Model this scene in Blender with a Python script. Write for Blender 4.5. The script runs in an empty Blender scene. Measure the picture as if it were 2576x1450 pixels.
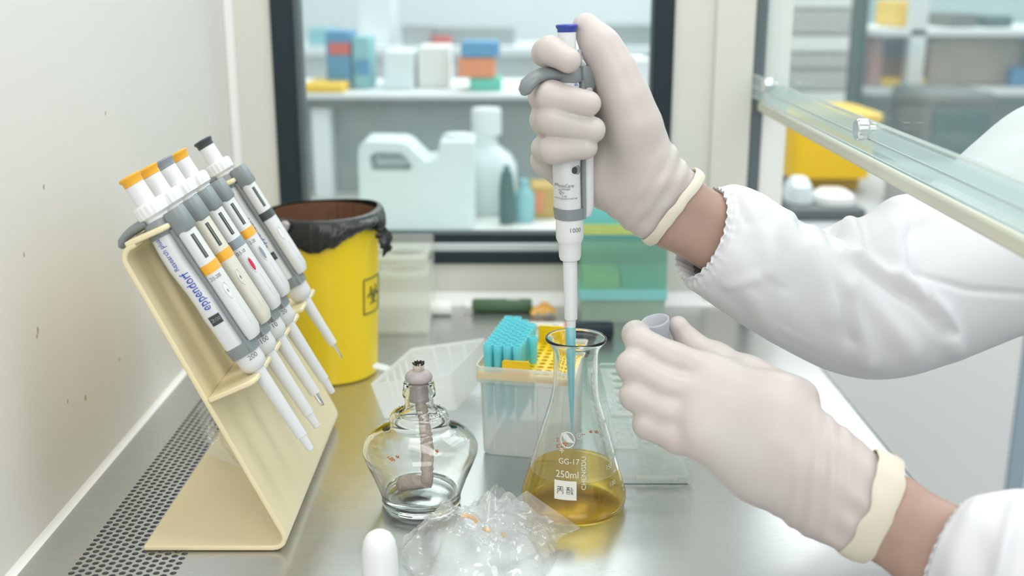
import bpy, math, random
import numpy as np
from mathutils import Vector, Matrix, noise

# ------------------------------------------------------------------ camera, world, lights, exposure
SC = bpy.context.scene
COL = SC.collection
PI = math.pi
PITCH = math.radians(15.1)
FPX = 2800.0
CS, SN = math.cos(PITCH), math.sin(PITCH)
CAM = Vector((0.0, 0.0, 0.41))
cd = bpy.data.cameras.new('camera')
cam = bpy.data.objects.new('camera', cd); COL.objects.link(cam)
cam.location = CAM
cam.rotation_euler = (PI/2 - PITCH, 0, 0)
cd.sensor_width = 36.0
cd.lens = FPX/2576*36.0
cd.clip_start = 0.02; cd.clip_end = 40
cd.dof.use_dof = True
cd.dof.focus_distance = 0.865
cd.dof.aperture_fstop = 4.0
SC.camera = cam

SC.view_settings.view_transform = 'Standard'
SC.view_settings.look = 'None'
SC.view_settings.gamma = 1.0
SC.view_settings.use_curve_mapping = False
SC.view_settings.exposure = 0.0
cy = SC.cycles
cy.use_denoising = True
cy.use_adaptive_sampling = True
cy.adaptive_threshold = 0.02
cy.max_bounces = 26
cy.diffuse_bounces = 4
cy.glossy_bounces = 5
cy.transmission_bounces = 24
cy.transparent_max_bounces = 24
cy.sample_clamp_indirect = 6.0
cy.caustics_reflective = True
cy.caustics_refractive = True
cy.blur_glossy = 0.5

wd = bpy.data.worlds.new('world'); SC.world = wd
wd.use_nodes = True
bg = wd.node_tree.nodes['Background']
bg.inputs[0].default_value = (0.96, 0.985, 1.0, 1)
bg.inputs[1].default_value = 0.66

def area(name, loc, target, sx, sy, power, col=(1, 1, 1)):
    l = bpy.data.lights.new(name, 'AREA'); l.shape = 'RECTANGLE'; l.size = sx; l.size_y = sy
    l.energy = power; l.color = col
    o = bpy.data.objects.new(name, l); COL.objects.link(o)
    o.location = loc
    d = Vector(target) - Vector(loc)
    o.rotation_euler = d.to_track_quat('-Z', 'Y').to_euler()
    return o
area('hood_lamp_light', (0.10, 0.80, 1.30), (0.06, 0.82, 0), 0.30, 1.15, 5.0, (1.0, 0.985, 0.95))
area('lab_ceiling_light', (0.6, 3.0, 1.95), (0.5, 2.7, 0), 2.4, 2.0, 60, (0.95, 0.99, 1.0))
area('aisle_ceiling_light', (1.25, 0.75, 1.75), (0.35, 0.85, 0.05), 1.0, 1.8, 13, (0.97, 0.99, 1.0))

area('near_fill_light', (0.25, -1.2, 1.3), (0.05, 0.9, 0.1), 1.6, 1.2, 21, (1.0, 0.99, 0.97))  # added fill lamp behind the camera, brightens the surfaces facing it

# ------------------------------------------------------------------ measuring: photo pixel -> place at a known depth
def ray(px, py):
    u = (px-1288)/FPX; v = (725-py)/FPX
    return Vector((u, CS+v*SN, -SN+v*CS))
def P(px, py, y):
    d = ray(px, py); return CAM + d*(y/d.y)
def PZ(px, py, z):
    d = ray(px, py); return CAM + d*((z-CAM.z)/d.z)

# ------------------------------------------------------------------ mesh building
class MB:
    def __init__(s): s.v = []; s.f = []
    def add(s, vs, fs):
        b = len(s.v); s.v.extend([tuple(p) for p in vs]); s.f.extend([tuple(i+b for i in f) for f in fs]); return s
    def box(s, lo, hi, M=None):
        x0, y0, z0 = lo; x1, y1, z1 = hi
        vs = [Vector(p) for p in ((x0,y0,z0),(x1,y0,z0),(x1,y1,z0),(x0,y1,z0),(x0,y0,z1),(x1,y0,z1),(x1,y1,z1),(x0,y1,z1))]
        if M is not None: vs = [M @ p for p in vs]
        return s.add(vs, [(0,3,2,1),(4,5,6,7),(0,1,5,4),(1,2,6,5),(2,3,7,6),(3,0,4,7)])
    def lathe(s, prof, c=(0,0,0), n=48, M=None, sx=1.0, sy=1.0, cap0=True, cap1=True):
        c = Vector(c); vs = []; fs = []
        for (r, z) in prof:
            for k in range(n):
                a = 2*PI*k/n
                p = Vector((r*sx*math.cos(a), r*sy*math.sin(a), z))
                vs.append((M @ p if M is not None else p) + c)
        for i in range(len(prof)-1):
            for k in range(n):
                k2 = (k+1) % n
                fs.append((i*n+k, i*n+k2, (i+1)*n+k2, (i+1)*n+k))
        if cap0: fs.append(tuple(range(n-1, -1, -1)))
        if cap1: fs.append(tuple((len(prof)-1)*n+k for k in range(n)))
        return s.add(vs, fs)
    def shell(s, outer, inner, c=(0,0,0), n=64, M=None):
        """closed wall: outer profile upward, inner profile downward, first and last rings capped on the axis side"""
        return s.lathe(outer+inner, c, n, M)
    def tube(s, pts, rad, n=12, caps=True, flat=1.0, up=None, closed=False):
        pts = [Vector(p) for p in pts]; m = len(pts)
        if not hasattr(rad, '__len__'): rad = [rad]*m
        vs = []; fs = []; prev = None
        for i, p in enumerate(pts):
            if closed: t = pts[(i+1) % m]-pts[i-1]
            else: t = pts[min(i+1, m-1)]-pts[max(i-1, 0)]
            t.normalize()
            if prev is None:
                a = Vector(up) if up else (Vector((0,0,1)) if abs(t.z) < .9 else Vector((1,0,0)))
            else: a = prev
            u = (a - t*a.dot(t)).normalized(); w = t.cross(u); prev = u
            for k in range(n):
                th = 2*PI*k/n
                vs.append(p + (u*math.cos(th)*flat + w*math.sin(th))*rad[i])
        R = m if closed else m-1
        for i in range(R):
            for k in range(n):
                k2 = (k+1) % n; j = (i+1) % m
                fs.append((i*n+k, i*n+k2, j*n+k2, j*n+k))
        if caps and not closed:
            fs.append(tuple(range(n-1, -1, -1))); fs.append(tuple((m-1)*n+k for k in range(n)))
        return s.add(vs, fs)
    def loft(s, secs, n=32, M=None):
        """sections (z, cx, cy, a, b, power)"""
        vs = []; fs = []
        for (z, cx, cyy, a, b, e) in secs:
            for k in range(n):
                th = 2*PI*k/n; c0, s0 = math.cos(th), math.sin(th)
                p = Vector((cx+a*math.copysign(abs(c0)**(2/e), c0), cyy+b*math.copysign(abs(s0)**(2/e), s0), z))
                vs.append(M @ p if M is not None else p)
        for i in range(len(secs)-1):
            for k in range(n):
                k2 = (k+1) % n
                fs.append((i*n+k, i*n+k2, (i+1)*n+k2, (i+1)*n+k))
        fs.append(tuple(range(n-1, -1, -1))); fs.append(tuple((len(secs)-1)*n+k for k in range(n)))
        return s.add(vs, fs)
    def prism(s, poly, ex, ey, ez, o, depth):
        """2-D outline in the plane (ex, ey) at o, given thickness along ez"""
        o = Vector(o); ex = Vector(ex); ey = Vector(ey); ez = Vector(ez); n = len(poly)
        vs = [o+ex*a+ey*b for a, b in poly]+[o+ex*a+ey*b+ez*depth for a, b in poly]
        fs = [tuple(range(n-1, -1, -1)), tuple(range(n, 2*n))]+[(k, (k+1) % n, n+(k+1) % n, n+k) for k in range(n)]
        return s.add(vs, fs)
    def grid(s, fn, nu, nv, wrapv=False):
        vs = [fn(i/(nu-1), j/(nv if wrapv else nv-1)) for i in range(nu) for j in range(nv)]
        fs = []
        for i in range(nu-1):
            for j in range(nv if wrapv else nv-1):
                j2 = (j+1) % nv
                fs.append((i*nv+j, (i+1)*nv+j, (i+1)*nv+j2, i*nv+j2))
        return s.add(vs, fs)
    def holed(s, cells, r, z0, z1, M=None, n=12):
        """plate made of cells (cx, cy, hx, hy), a round hole of radius r through each"""
        for (cx, cyy, hx, hy) in cells:
            sq = []; ci = []
            for k in range(n):
                a = 2*PI*(k+.5)/n; c0, s0 = math.cos(a), math.sin(a)
                m = max(abs(c0), abs(s0)); sq.append((cx+c0/m*hx, cyy+s0/m*hy)); ci.append((cx+r*c0, cyy+r*s0))
            vs = [(*p, z1) for p in sq]+[(*p, z1) for p in ci]+[(*p, z0) for p in ci]+[(*p, z0) for p in sq]
            vs = [Vector(p) for p in vs]
            # square corners
            if M is not None: vs = [M @ p for p in vs]
            fs = []
            for k in range(n):
                k2 = (k+1) % n
                fs += [(k, k2, n+k2, n+k), (n+k, n+k2, 2*n+k2, 2*n+k), (2*n+k, 2*n+k2, 3*n+k2, 3*n+k)]
            b = len(s.v)
            s.add(vs, fs)
            cor = [Vector((cx+a*hx, cyy+c*hy, z)) for z in (z1, z0) for a, c in ((1,1),(-1,1),(-1,-1),(1,-1))]
            if M is not None: cor = [M @ p for p in cor]
            q = n//4
            if q % 2: continue
            ks = [q//2 - 1 + i*q for i in range(4)]
            b2 = len(s.v); s.v.extend([tuple(p) for p in cor])
            for i, k in enumerate(ks):
                k2 = (k+1) % n
                s.f.append((b+k, b2+i, b+k2)); s.f.append((b+3*n+k2, b2+4+i, b+3*n+k))
        return s

def mesh_of(mb, name):
    me = bpy.data.meshes.new(name)
    me.from_pydata([tuple(p) for p in mb.v], [], mb.f)
    me.validate(clean_customdata=False)
    return me
def finish(o, m, smooth, bevel, angle=40):
    if m is not None: o.data.materials.append(m)
    if smooth:
        o.data.polygons.foreach_set('use_smooth', [True]*len(o.data.polygons))
        try: o.data.set_sharp_from_angle(angle=math.radians(angle))
        except Exception: pass
    if bevel:
        b = o.modifiers.new('edge', 'BEVEL'); b.width = bevel; b.segments = 2; b.limit_method = 'ANGLE'; b.angle_limit = math.radians(40)
        b.harden_normals = False
def origin_of(o):
    v = Vector((0,0,0))
    while o is not None: v += o.location; o = o.parent
    return v
def thing(name, label, cat, loc=(0,0,0), rot=None, group=None):
    o = bpy.data.objects.new(name, None); COL.objects.link(o)
    o.empty_display_size = 0.02
    o.location = loc
    if rot is not None: o.rotation_euler = rot
    o['label'] = label; o['category'] = cat
    if group: o['group'] = group
    return o
def part(name, mb, m, parent, w=True, smooth=True, bevel=0, label=None, angle=40, kind=None):
    """a part under its thing; w: the mesh is given in place, else in the thing's own frame"""
    me = mesh_of(mb, name)
    if w:
        me.transform(Matrix.Translation(-origin_of(parent)))
    o = bpy.data.objects.new(name, me); COL.objects.link(o); o.parent = parent
    finish(o, m, smooth, bevel, angle)
    if label: o['label'] = label
    if kind: o['kind'] = kind
    return o
def solo(name, mb, m, label=None, cat=None, loc=(0,0,0), group=None, kind=None, smooth=True, bevel=0, angle=40):
    me = mesh_of(mb, name); me.transform(Matrix.Translation(-Vector(loc)))
    o = bpy.data.objects.new(name, me); COL.objects.link(o); o.location = loc
    finish(o, m, smooth, bevel, angle)
    if label: o['label'] = label
    if cat: o['category'] = cat
    if group: o['group'] = group
    if kind: o['kind'] = kind
    return o
def copy_thing(root):
    r = root.copy(); COL.objects.link(r)
    for ch in list(root.children):
        c = ch.copy(); COL.objects.link(c); c.parent = r
        for g in ch.children:
            d = g.copy(); COL.objects.link(d); d.parent = c
    return r

_tc = {}
def text_geo(body, size, align='CENTER'):
    key = (body, size, align)
    if key in _tc: return _tc[key]
    cu = bpy.data.curves.new('t', 'FONT'); cu.body = body; cu.size = size; cu.align_x = align; cu.align_y = 'CENTER'
    cu.resolution_u = 3
    ob = bpy.data.objects.new('t', cu); COL.objects.link(ob)
    dg = bpy.context.evaluated_depsgraph_get()
    me = bpy.data.meshes.new_from_object(ob.evaluated_get(dg))
    out = ([tuple(v.co) for v in me.vertices], [tuple(p.vertices) for p in me.polygons])
    bpy.data.meshes.remove(me); bpy.data.objects.remove(ob); bpy.data.curves.remove(cu)
    _tc[key] = out
    return out
def lettering(mb, body, size, fn, align='CENTER'):
    vs, fs = text_geo(body, size, align)
    return mb.add([fn(x, y) for x, y, z in vs], fs)

# ------------------------------------------------------------------ materials (all node based)
MATS = {}
def pbr(name, col, rough=.5, metal=0.0, spec=.5, sss=0.0, noise_amt=0.0, noise_scale=30, col2=None, bump=0.0, bump_scale=200, coat=0.0, sheen=0.0):
    m = bpy.data.materials.new(name); m.use_nodes = True; MATS[name] = m
    nt = m.node_tree; b = nt.nodes['Principled BSDF']
    b.inputs['Base Color'].default_value = (*col, 1); b.inputs['Roughness'].default_value = rough
    b.inputs['Metallic'].default_value = metal; b.inputs['Specular IOR Level'].default_value = spec
    if coat: b.inputs['Coat Weight'].default_value = coat
    if sss:
        b.inputs['Subsurface Weight'].default_value = sss; b.inputs['Subsurface Radius'].default_value = (1.0, .5, .35)
        b.inputs['Subsurface Scale'].default_value = 0.006
    tc = nt.nodes.new('ShaderNodeTexCoord')
    if col2 is not None:
        n = nt.nodes.new('ShaderNodeTexNoise'); n.inputs['Scale'].default_value = noise_scale; n.inputs['Detail'].default_value = 4
        nt.links.new(tc.outputs['Object'], n.inputs['Vector'])
        r = nt.nodes.new('ShaderNodeMapRange'); r.inputs[1].default_value = .35; r.inputs[2].default_value = .7
        nt.links.new(n.outputs['Fac'], r.inputs[0])
        x = nt.nodes.new('ShaderNodeMix'); x.data_type = 'RGBA'
        x.inputs[6].default_value = (*col, 1); x.inputs[7].default_value = (*col2, 1)
        nt.links.new(r.outputs[0], x.inputs[0]); nt.links.new(x.outputs[2], b.inputs['Base Color'])
    if bump:
        n2 = nt.nodes.new('ShaderNodeTexNoise'); n2.inputs['Scale'].default_value = bump_scale; n2.inputs['Detail'].default_value = 5
        nt.links.new(tc.outputs['Object'], n2.inputs['Vector'])
        bp = nt.nodes.new('ShaderNodeBump'); bp.inputs['Strength'].default_value = bump; bp.inputs['Distance'].default_value = .001
        nt.links.new(n2.outputs['Fac'], bp.inputs['Height']); nt.links.new(bp.outputs[0], b.inputs['Normal'])
    return m
def clear(name, tint, clear_amt=.8, diff=(.9,.9,.9), gloss_rough=.05, fres=1.45, trans=.5, gloss_max=1.0):
    """thin clear or frosted plastic: part of the light passes straight, part scatters, the rest mirrors by Fresnel"""
    m = bpy.data.materials.new(name); m.use_nodes = True; MATS[name] = m
    nt = m.node_tree; nt.nodes.clear(); N = nt.nodes.new; L = nt.links.new
    out = N('ShaderNodeOutputMaterial')
    t = N('ShaderNodeBsdfTransparent'); t.inputs[0].default_value = (*tint, 1)
    d = N('ShaderNodeBsdfDiffuse'); d.inputs[0].default_value = (*diff, 1)
    tl = N('ShaderNodeBsdfTranslucent'); tl.inputs[0].default_value = (*diff, 1)
    mx0 = N('ShaderNodeMixShader'); mx0.inputs[0].default_value = trans; L(d.outputs[0], mx0.inputs[1]); L(tl.outputs[0], mx0.inputs[2])
    mx1 = N('ShaderNodeMixShader'); mx1.inputs[0].default_value = clear_amt; L(mx0.outputs[0], mx1.inputs[1]); L(t.outputs[0], mx1.inputs[2])
    g = N('ShaderNodeBsdfGlossy'); g.inputs['Roughness'].default_value = gloss_rough
    f0 = ((fres-1)/(fres+1))**2
    lw = N('ShaderNodeLayerWeight'); lw.inputs[0].default_value = .5
    pw = N('ShaderNodeMath'); pw.operation = 'POWER'; pw.inputs[1].default_value = 5; L(lw.outputs['Facing'], pw.inputs[0])
    mul = N('ShaderNodeMath'); mul.operation = 'MULTIPLY_ADD'; mul.inputs[1].default_value = (1-f0)*gloss_max; mul.inputs[2].default_value = f0*gloss_max; L(pw.outputs[0], mul.inputs[0])
    mx2 = N('ShaderNodeMixShader'); L(mul.outputs[0], mx2.inputs[0]); L(mx1.outputs[0], mx2.inputs[1]); L(g.outputs[0], mx2.inputs[2])
    L(mx2.outputs[0], out.inputs[0])
    return m
def glass(name, col=(1,1,1), ior=1.47, rough=0.0):
    m = bpy.data.materials.new(name); m.use_nodes = True; MATS[name] = m
    nt = m.node_tree; nt.nodes.clear()
    out = nt.nodes.new('ShaderNodeOutputMaterial')
    g = nt.nodes.new('ShaderNodeBsdfGlass'); g.inputs['Color'].default_value = (*col, 1); g.inputs['IOR'].default_value = ior; g.inputs['Roughness'].default_value = rough
    nt.links.new(g.outputs[0], out.inputs[0])
    return m

def steel(name, col, rough, scratch=True):
    m = pbr(name, col, rough, .85)
    nt = m.node_tree; b = nt.nodes['Principled BSDF']; N = nt.nodes.new; L = nt.links.new
    tc = N('ShaderNodeTexCoord')
    mp = N('ShaderNodeMapping'); mp.inputs['Scale'].default_value = (14, 420, 1); mp.inputs['Rotation'].default_value = (0, 0, math.radians(-24))
    L(tc.outputs['Object'], mp.inputs[0])
    n1 = N('ShaderNodeTexNoise'); n1.inputs['Scale'].default_value = 1.0; n1.inputs['Detail'].default_value = 6; L(mp.outputs[0], n1.inputs['Vector'])
    mp3 = N('ShaderNodeMapping'); mp3.inputs['Scale'].default_value = (9, 9, 9); L(tc.outputs['Object'], mp3.inputs[0])
    mp2 = N('ShaderNodeMapping'); mp2.inputs['Scale'].default_value = (22, 700, 1); mp2.inputs['Rotation'].default_value = (0, 0, math.radians(31)); L(tc.outputs['Object'], mp2.inputs[0])
    n2 = N('ShaderNodeTexNoise'); n2.inputs['Scale'].default_value = 1.0; n2.inputs['Detail'].default_value = 3; L(mp2.outputs[0], n2.inputs['Vector'])
    ad = N('ShaderNodeMath'); ad.operation = 'ADD'; L(n1.outputs['Fac'], ad.inputs[0]); L(n2.outputs['Fac'], ad.inputs[1])
    n3 = N('ShaderNodeTexNoise'); n3.inputs['Scale'].default_value = 1.0; n3.inputs['Detail'].default_value = 3; L(mp3.outputs[0], n3.inputs['Vector'])
    mm = N('ShaderNodeMath'); mm.operation = 'MULTIPLY_ADD'; mm.inputs[1].default_value = .10; mm.inputs[2].default_value = -.05; L(n3.outputs['Fac'], mm.inputs[0])
    r = N('ShaderNodeMapRange'); r.inputs[1].default_value = .6; r.inputs[2].default_value = 1.4; r.inputs[3].default_value = rough-.02; r.inputs[4].default_value = rough+.035
    L(ad.outputs[0], r.inputs[0])
    a2 = N('ShaderNodeMath'); a2.operation = 'ADD'; L(r.outputs[0], a2.inputs[0]); L(mm.outputs[0], a2.inputs[1]); L(a2.outputs[0], b.inputs['Roughness'])
    bp = N('ShaderNodeBump'); bp.inputs['Strength'].default_value = .012; bp.inputs['Distance'].default_value = .0004
    L(ad.outputs[0], bp.inputs['Height']); L(bp.outputs[0], b.inputs['Normal'])
    return m

steel('brushed_steel', (.53, .535, .525), .25)
pbr('chrome', (.75, .76, .77), .18, 1.0)
pbr('wall_white', (.78, .765, .735), .42, col2=(.76, .735, .69), noise_scale=2.5)
pbr('wall_cream', (.71, .70, .645), .5, col2=(.69, .68, .62), noise_scale=3)
pbr('wall_stain', (.62, .48, .34), .6)
pbr('caulk', (.90, .90, .89), .35)
pbr('frame_black', (.016, .028, .036), .5, spec=.3)
pbr('frame_grey', (.11, .14, .15), .35)
pbr('aluminium', (.62, .68, .70), .35, .6)
pbr('stand_cream', (.82, .715, .46), .34, sss=.0, col2=(.80, .69, .43), noise_scale=14)
pbr('pip_white', (.70, .715, .72), .38)
pbr('pip_bright', (.78, .79, .80), .35)
pbr('pip_aged', (.68, .66, .56), .42)
pbr('pip_grey', (.235, .265, .275), .36)
pbr('orange', (.86, .42, .03), .40)
pbr('mid_grey', (.26, .30, .34), .4)
pbr('dark_grey', (.05, .065, .07), .4)
pbr('blue_button', (.025, .055, .34), .32)
pbr('display_dark', (.045, .055, .05), .25)
pbr('display_silver', (.35, .37, .37), .2, .5)
pbr('logo_blue', (.02, .07, .45), .5)
pbr('ink_grey', (.16, .18, .18), .6)
pbr('red_oval', (.60, .02, .06), .4)
pbr('bin_yellow', (.86, .62, .012), .36, col2=(.84, .60, .010), noise_scale=6)
pbr('bag_black', (.012, .014, .014), .33, bump=.6, bump_scale=90)
pbr('bag_brown_lit', (.16, .075, .04), .38, bump=.5, bump_scale=60)  # light shining through the thin black bag, put into the colour
pbr('glove', (.60, .555, .525), .42, sss=.12, col2=(.595, .505, .48), noise_scale=16, bump=.10, bump_scale=260)
pbr('glove_cuff', (.74, .69, .57), .45, sss=.1)
pbr('skin', (.42, .275, .215), .5, sss=.12, col2=(.46, .31, .25), noise_scale=45, bump=.12, bump_scale=500)
pbr('cloth', (.73, .735, .755), .75, bump=.12, bump_scale=700)
pbr('tray_yellow', (.88, .58, .005), .38)
pbr('paper', (.74, .73, .66), .7)
pbr('ink_black', (.03, .03, .035), .6)
pbr('etch_white', (.66, .68, .66), .6)
pbr('rust', (.52, .17, .035), .7, col2=(.35, .10, .02), noise_scale=300)
pbr('soot', (.02, .02, .022), .8)
pbr('porcelain', (.46, .41, .405), .55, col2=(.37, .325, .325), noise_scale=120)
pbr('wick', (.62, .53, .46), .9, col2=(.46, .37, .31), noise_scale=220, bump=.8, bump_scale=500)
pbr('white_plastic', (.85, .86, .86), .3)
pbr('orange_bits', (.75, .40, .08), .5)
pbr('jug_white', (.74, .83, .84), .5)
pbr('lab_white', (.80, .85, .86), .6)
pbr('lab_grey', (.42, .46, .46), .6)
pbr('lab_dark', (.12, .14, .14), .6)
pbr('lab_board', (.36, .42, .42), .7, col2=(.30, .35, .35), noise_scale=4)
pbr('lab_blue', (.07, .30, .55), .5)
pbr('lab_cyan', (.25, .55, .60), .5)
pbr('lab_red', (.62, .12, .10), .5)
pbr('lab_orange', (.80, .26, .10), .5)
pbr('lab_green', (.10, .55, .42), .5)
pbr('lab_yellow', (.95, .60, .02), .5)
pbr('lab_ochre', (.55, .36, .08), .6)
pbr('lab_teal_dark', (.04, .12, .12), .5)
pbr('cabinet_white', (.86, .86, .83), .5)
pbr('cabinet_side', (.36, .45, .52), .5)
pbr('teal_pale', (.40, .51, .53), .6)
pbr('pink_box', (.52, .33, .31), .5)
pbr('brown_box', (.36, .31, .26), .6)
pbr('tray_cyan', (.26, .62, .62), .4)
pbr('tray_lime', (.50, .62, .18), .45)
pbr('teal_block', (.12, .45, .42), .5)
pbr('green_pen', (.055, .13, .06), .4)
pbr('seal', (.74, .72, .60), .45)
pbr('bin_mark', (.10, .12, .03), .6)
glass('flask_glass', (.993, 1.0, .997), 1.47)
glass('lamp_glass', (.985, .99, .985), 1.48)
glass('liquid_clear', (.97, .98, .98), 1.34)
clear('acrylic', (.985, .995, .99), .92, (.92, .96, .95), .03, 1.49)
clear('acrylic_dull', (.97, .98, .96), .80, (.92, .92, .88), .1, 1.45, .3)
clear('acrylic_edge', (.97, .985, .96), .35, (.93, .95, .91), .1, 1.4)
clear('frosted', (.97, .99, .995), .42, (.98, .985, .985), .25, 1.4, .45)
clear('frosted_body', (.97, .99, .995), .36, (.985, .99, .99), .25, 1.4, .45)
clear('tip_blue', (.62, .97, 1.0), .36, (.30, .91, .97), .12, 1.6, .3)
clear('liquid_gold', (1.0, .85, .37), .82, (1.0, .66, .09), .0, 1.34, .5)
clear('tip_pale', (.76, .96, 1.0), .55, (.50, .92, .98), .12, 1.5, .3)
clear('film', (.98, .99, .99), .77, (.98, .985, .985), .05, 1.75, .35, 1.0)
clear('window_glass', (.95, .985, .98), .965, (.8, .86, .86), .02, 1.40)
clear('sash_glass', (.95, .98, .972), .92, (.80, .86, .86), .03, 1.42, .6, .30)
clear('band_clear', (.93, .975, .97), .74, (.84, .90, .90), .12, 1.4, .6, .35)
clear('box_green', (.62, .90, .78), .55, (.46, .82, .66), .3, 1.35, .25)
clear('box_cyan', (.35, .86, .86), .35, (.36, .84, .84), .3, 1.35, .25)
clear('box_lime', (.75, .88, .40), .40, (.72, .85, .36), .3, 1.35, .25)
clear('box_pale', (.70, .88, .78), .45, (.70, .86, .76), .3, 1.35, .25)
clear('cap_clear', (.93, .94, .97), .14, (.80, .82, .86), .3, 1.4, .5)
m_ = bpy.data.materials.new('panel_glow'); m_.use_nodes = True; MATS['panel_glow'] = m_  # emission of the panel added in the far wall
m_.node_tree.nodes['Principled BSDF'].inputs['Base Color'].default_value = (.8, .85, .88, 1)
m_.node_tree.nodes['Principled BSDF'].inputs['Emission Color'].default_value = (.93, .97, 1.0, 1)
m_.node_tree.nodes['Principled BSDF'].inputs['Emission Strength'].default_value = 2.6
M = MATS
# ------------------------------------------------------------------ the hood: back wall, side wall with its window, trims
YF = 1.44
XL = -0.362
XR = 0.352
solo('wall_left', MB().box((XL-.03, -.25, -.10), (XL, YF+.05, 1.15)), M['wall_white'], kind='structure', loc=(XL, .6, -.1))
xo0, xi0, xi1, xo1 = -.3035, -.276, .1785, .2045      # outer and inner edges of the black window frame
zb0, zb1, zt0, zt1 = .056, .095, .86, .90
w = MB()
w.box((XL-.03, YF, -.10), (xo0, YF+.03, 1.15)); w.box((xo1, YF, -.10), (.3165, YF+.03, 1.15))
w.box((xo0, YF, -.10), (xo1, YF+.03, zb0)); w.box((xo0, YF, zt1), (xo1, YF+.03, 1.15))
solo('wall_back', w, M['wall_cream'], kind='structure', loc=(0, YF, -.1))
wl = [o for o in COL.objects if o.name == 'wall_left'][0]
sm = MB(); rs_ = random.Random(8)
for px, py, s_ in ((95,830,.0022),(93,845,.0014),(450,236,.0013),(110,470,.0016),(265,284,.0012),(300,905,.0016),(215,1000,.0018),(170,1010,.0012),(60,640,.0013)):
    d_ = ray(px, py); c_ = CAM+d_*((XL-CAM.x)/d_.x)
    n_ = 12
    sm.add([(XL+.0004, c_.y+s_*math.cos(2*PI*i/n_)*rs_.uniform(.5, 1.2), c_.z+s_*1.5*math.sin(2*PI*i/n_)*rs_.uniform(.6, 1.2)) for i in range(n_)], [tuple(range(n_))])
part('stain', sm, M['wall_stain'], wl, smooth=False, kind='stuff', label='faint brown specks')
solo('trim_1', MB().prism([(0,0),(.0045,0),(.0025,.0015),(.001,.003),(0,.005)], (1,0,0), (0,0,1), (0,1,0), (XL, -.25, 0), YF+.25), M['caulk'], kind='structure', loc=(XL, .6, 0))
solo('trim_2', MB().prism([(0,0),(-.014,0),(-.008,.004),(-.003,.009),(0,.016)], (0,1,0), (0,0,1), (1,0,0), (XL, YF, 0), .675), M['caulk'], kind='structure', loc=(0, YF, 0))
solo('trim_3', MB().box((XL, YF-.006, .0), (XL+.012, YF, 1.15)), M['caulk'], kind='structure', loc=(XL, YF, 0), bevel=.002)
solo('trim_4', MB().box((.256, YF-.007, .0), (.3065, YF, 1.15)), M['wall_cream'], kind='structure', loc=(.27, YF, 0), bevel=.002)
solo('trim_5', MB().box((.3068, YF-.008, -.10), (.3205, YF+.03, 1.15)), M['frame_grey'], kind='structure', loc=(.313, YF, -.1))
solo('trim_6', MB().box((.3207, YF-.004, -.10), (.3525, YF+.03, 1.15)), M['cabinet_white'], kind='structure', loc=(.336, YF, -.1))
win = thing('window_1', 'black framed window in the hood side wall', 'window', (0, YF, zb0)); win['kind'] = 'structure'
f = MB()
f.box((xo0, YF-.006, zb0), (xi0, YF+.036, zt1)); f.box((xi1, YF-.006, zb0), (xo1, YF+.036, zt1))
f.box((xi0, YF-.006, zb0), (xi1, YF+.036, .0722)); f.box((xi0, YF-.006, zt0), (xi1, YF+.036, zt1))
f.box((xi0, YF+.002, .0835), (xi1, YF+.030, zb1))
part('frame', f, M['frame_black'], win, bevel=.0015)
part('sill', MB().box((xi0, YF-.003, .0724), (xi1, YF+.028, .0833)), M['aluminium'], win, bevel=.001)
part('inner_strip', MB().box((xi0, YF+.004, zb1), (xi0+.008, YF+.028, zt0)), M['frame_grey'], win)
part('glass_pane', MB().box((xi0+.008, YF+.012, zb1), (xi1, YF+.017, zt0)), M['window_glass'], win)

# ------------------------------------------------------------------ steel worktop
GX0, GX1 = -.3225, -.2425
top = thing('steel_worktop', 'scratched stainless steel worktop with a perforated strip along the white wall', 'worktop', (0, .6, -.002))
w = MB()
w.box((GX1, -.25, -.002), (XR-.010, YF, 0)); w.box((XL, -.25, -.002), (GX0, YF, 0))
part('top_sheet', w, M['brushed_steel'], top, smooth=False)
# rounded front edge
e = MB().prism([(0,0),(.005,-.0008),(.009,-.004),(.011,-.010),(.011,-.045),(.008,-.045),(.008,-.012),(.006,-.007),(.003,-.003),(0,-.002)], (1,0,0), (0,0,1), (0,1,0), (XR-.010, -.25, 0), YF+.25)
part('front_edge', e, M['brushed_steel'], top)
px_, py_ = (GX1-GX0)/13, .0072
cells = []
for i in range(13):
    for j in range(int((YF-.52)/py_)):
        cells.append((GX0+px_*(i+.5), .52+py_*(j+.5)+(py_/2 if i % 2 else 0), px_/2, py_/2))
part('perforated_strip', MB().holed(cells, .00245, -.0016, 0).box((GX0, -.25, -.0016), (GX1, .52, 0)), M['brushed_steel'], top, smooth=False)
d = MB().box((GX0-.02, -.25, -.062), (GX1+.02, YF, -.06)).box((GX0-.022, -.25, -.062), (GX0-.02, YF, -.003)).box((GX1+.02, -.25, -.062), (GX1+.022, YF, -.003))
part('air_duct', d, M['aluminium'], top, smooth=False)

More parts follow.
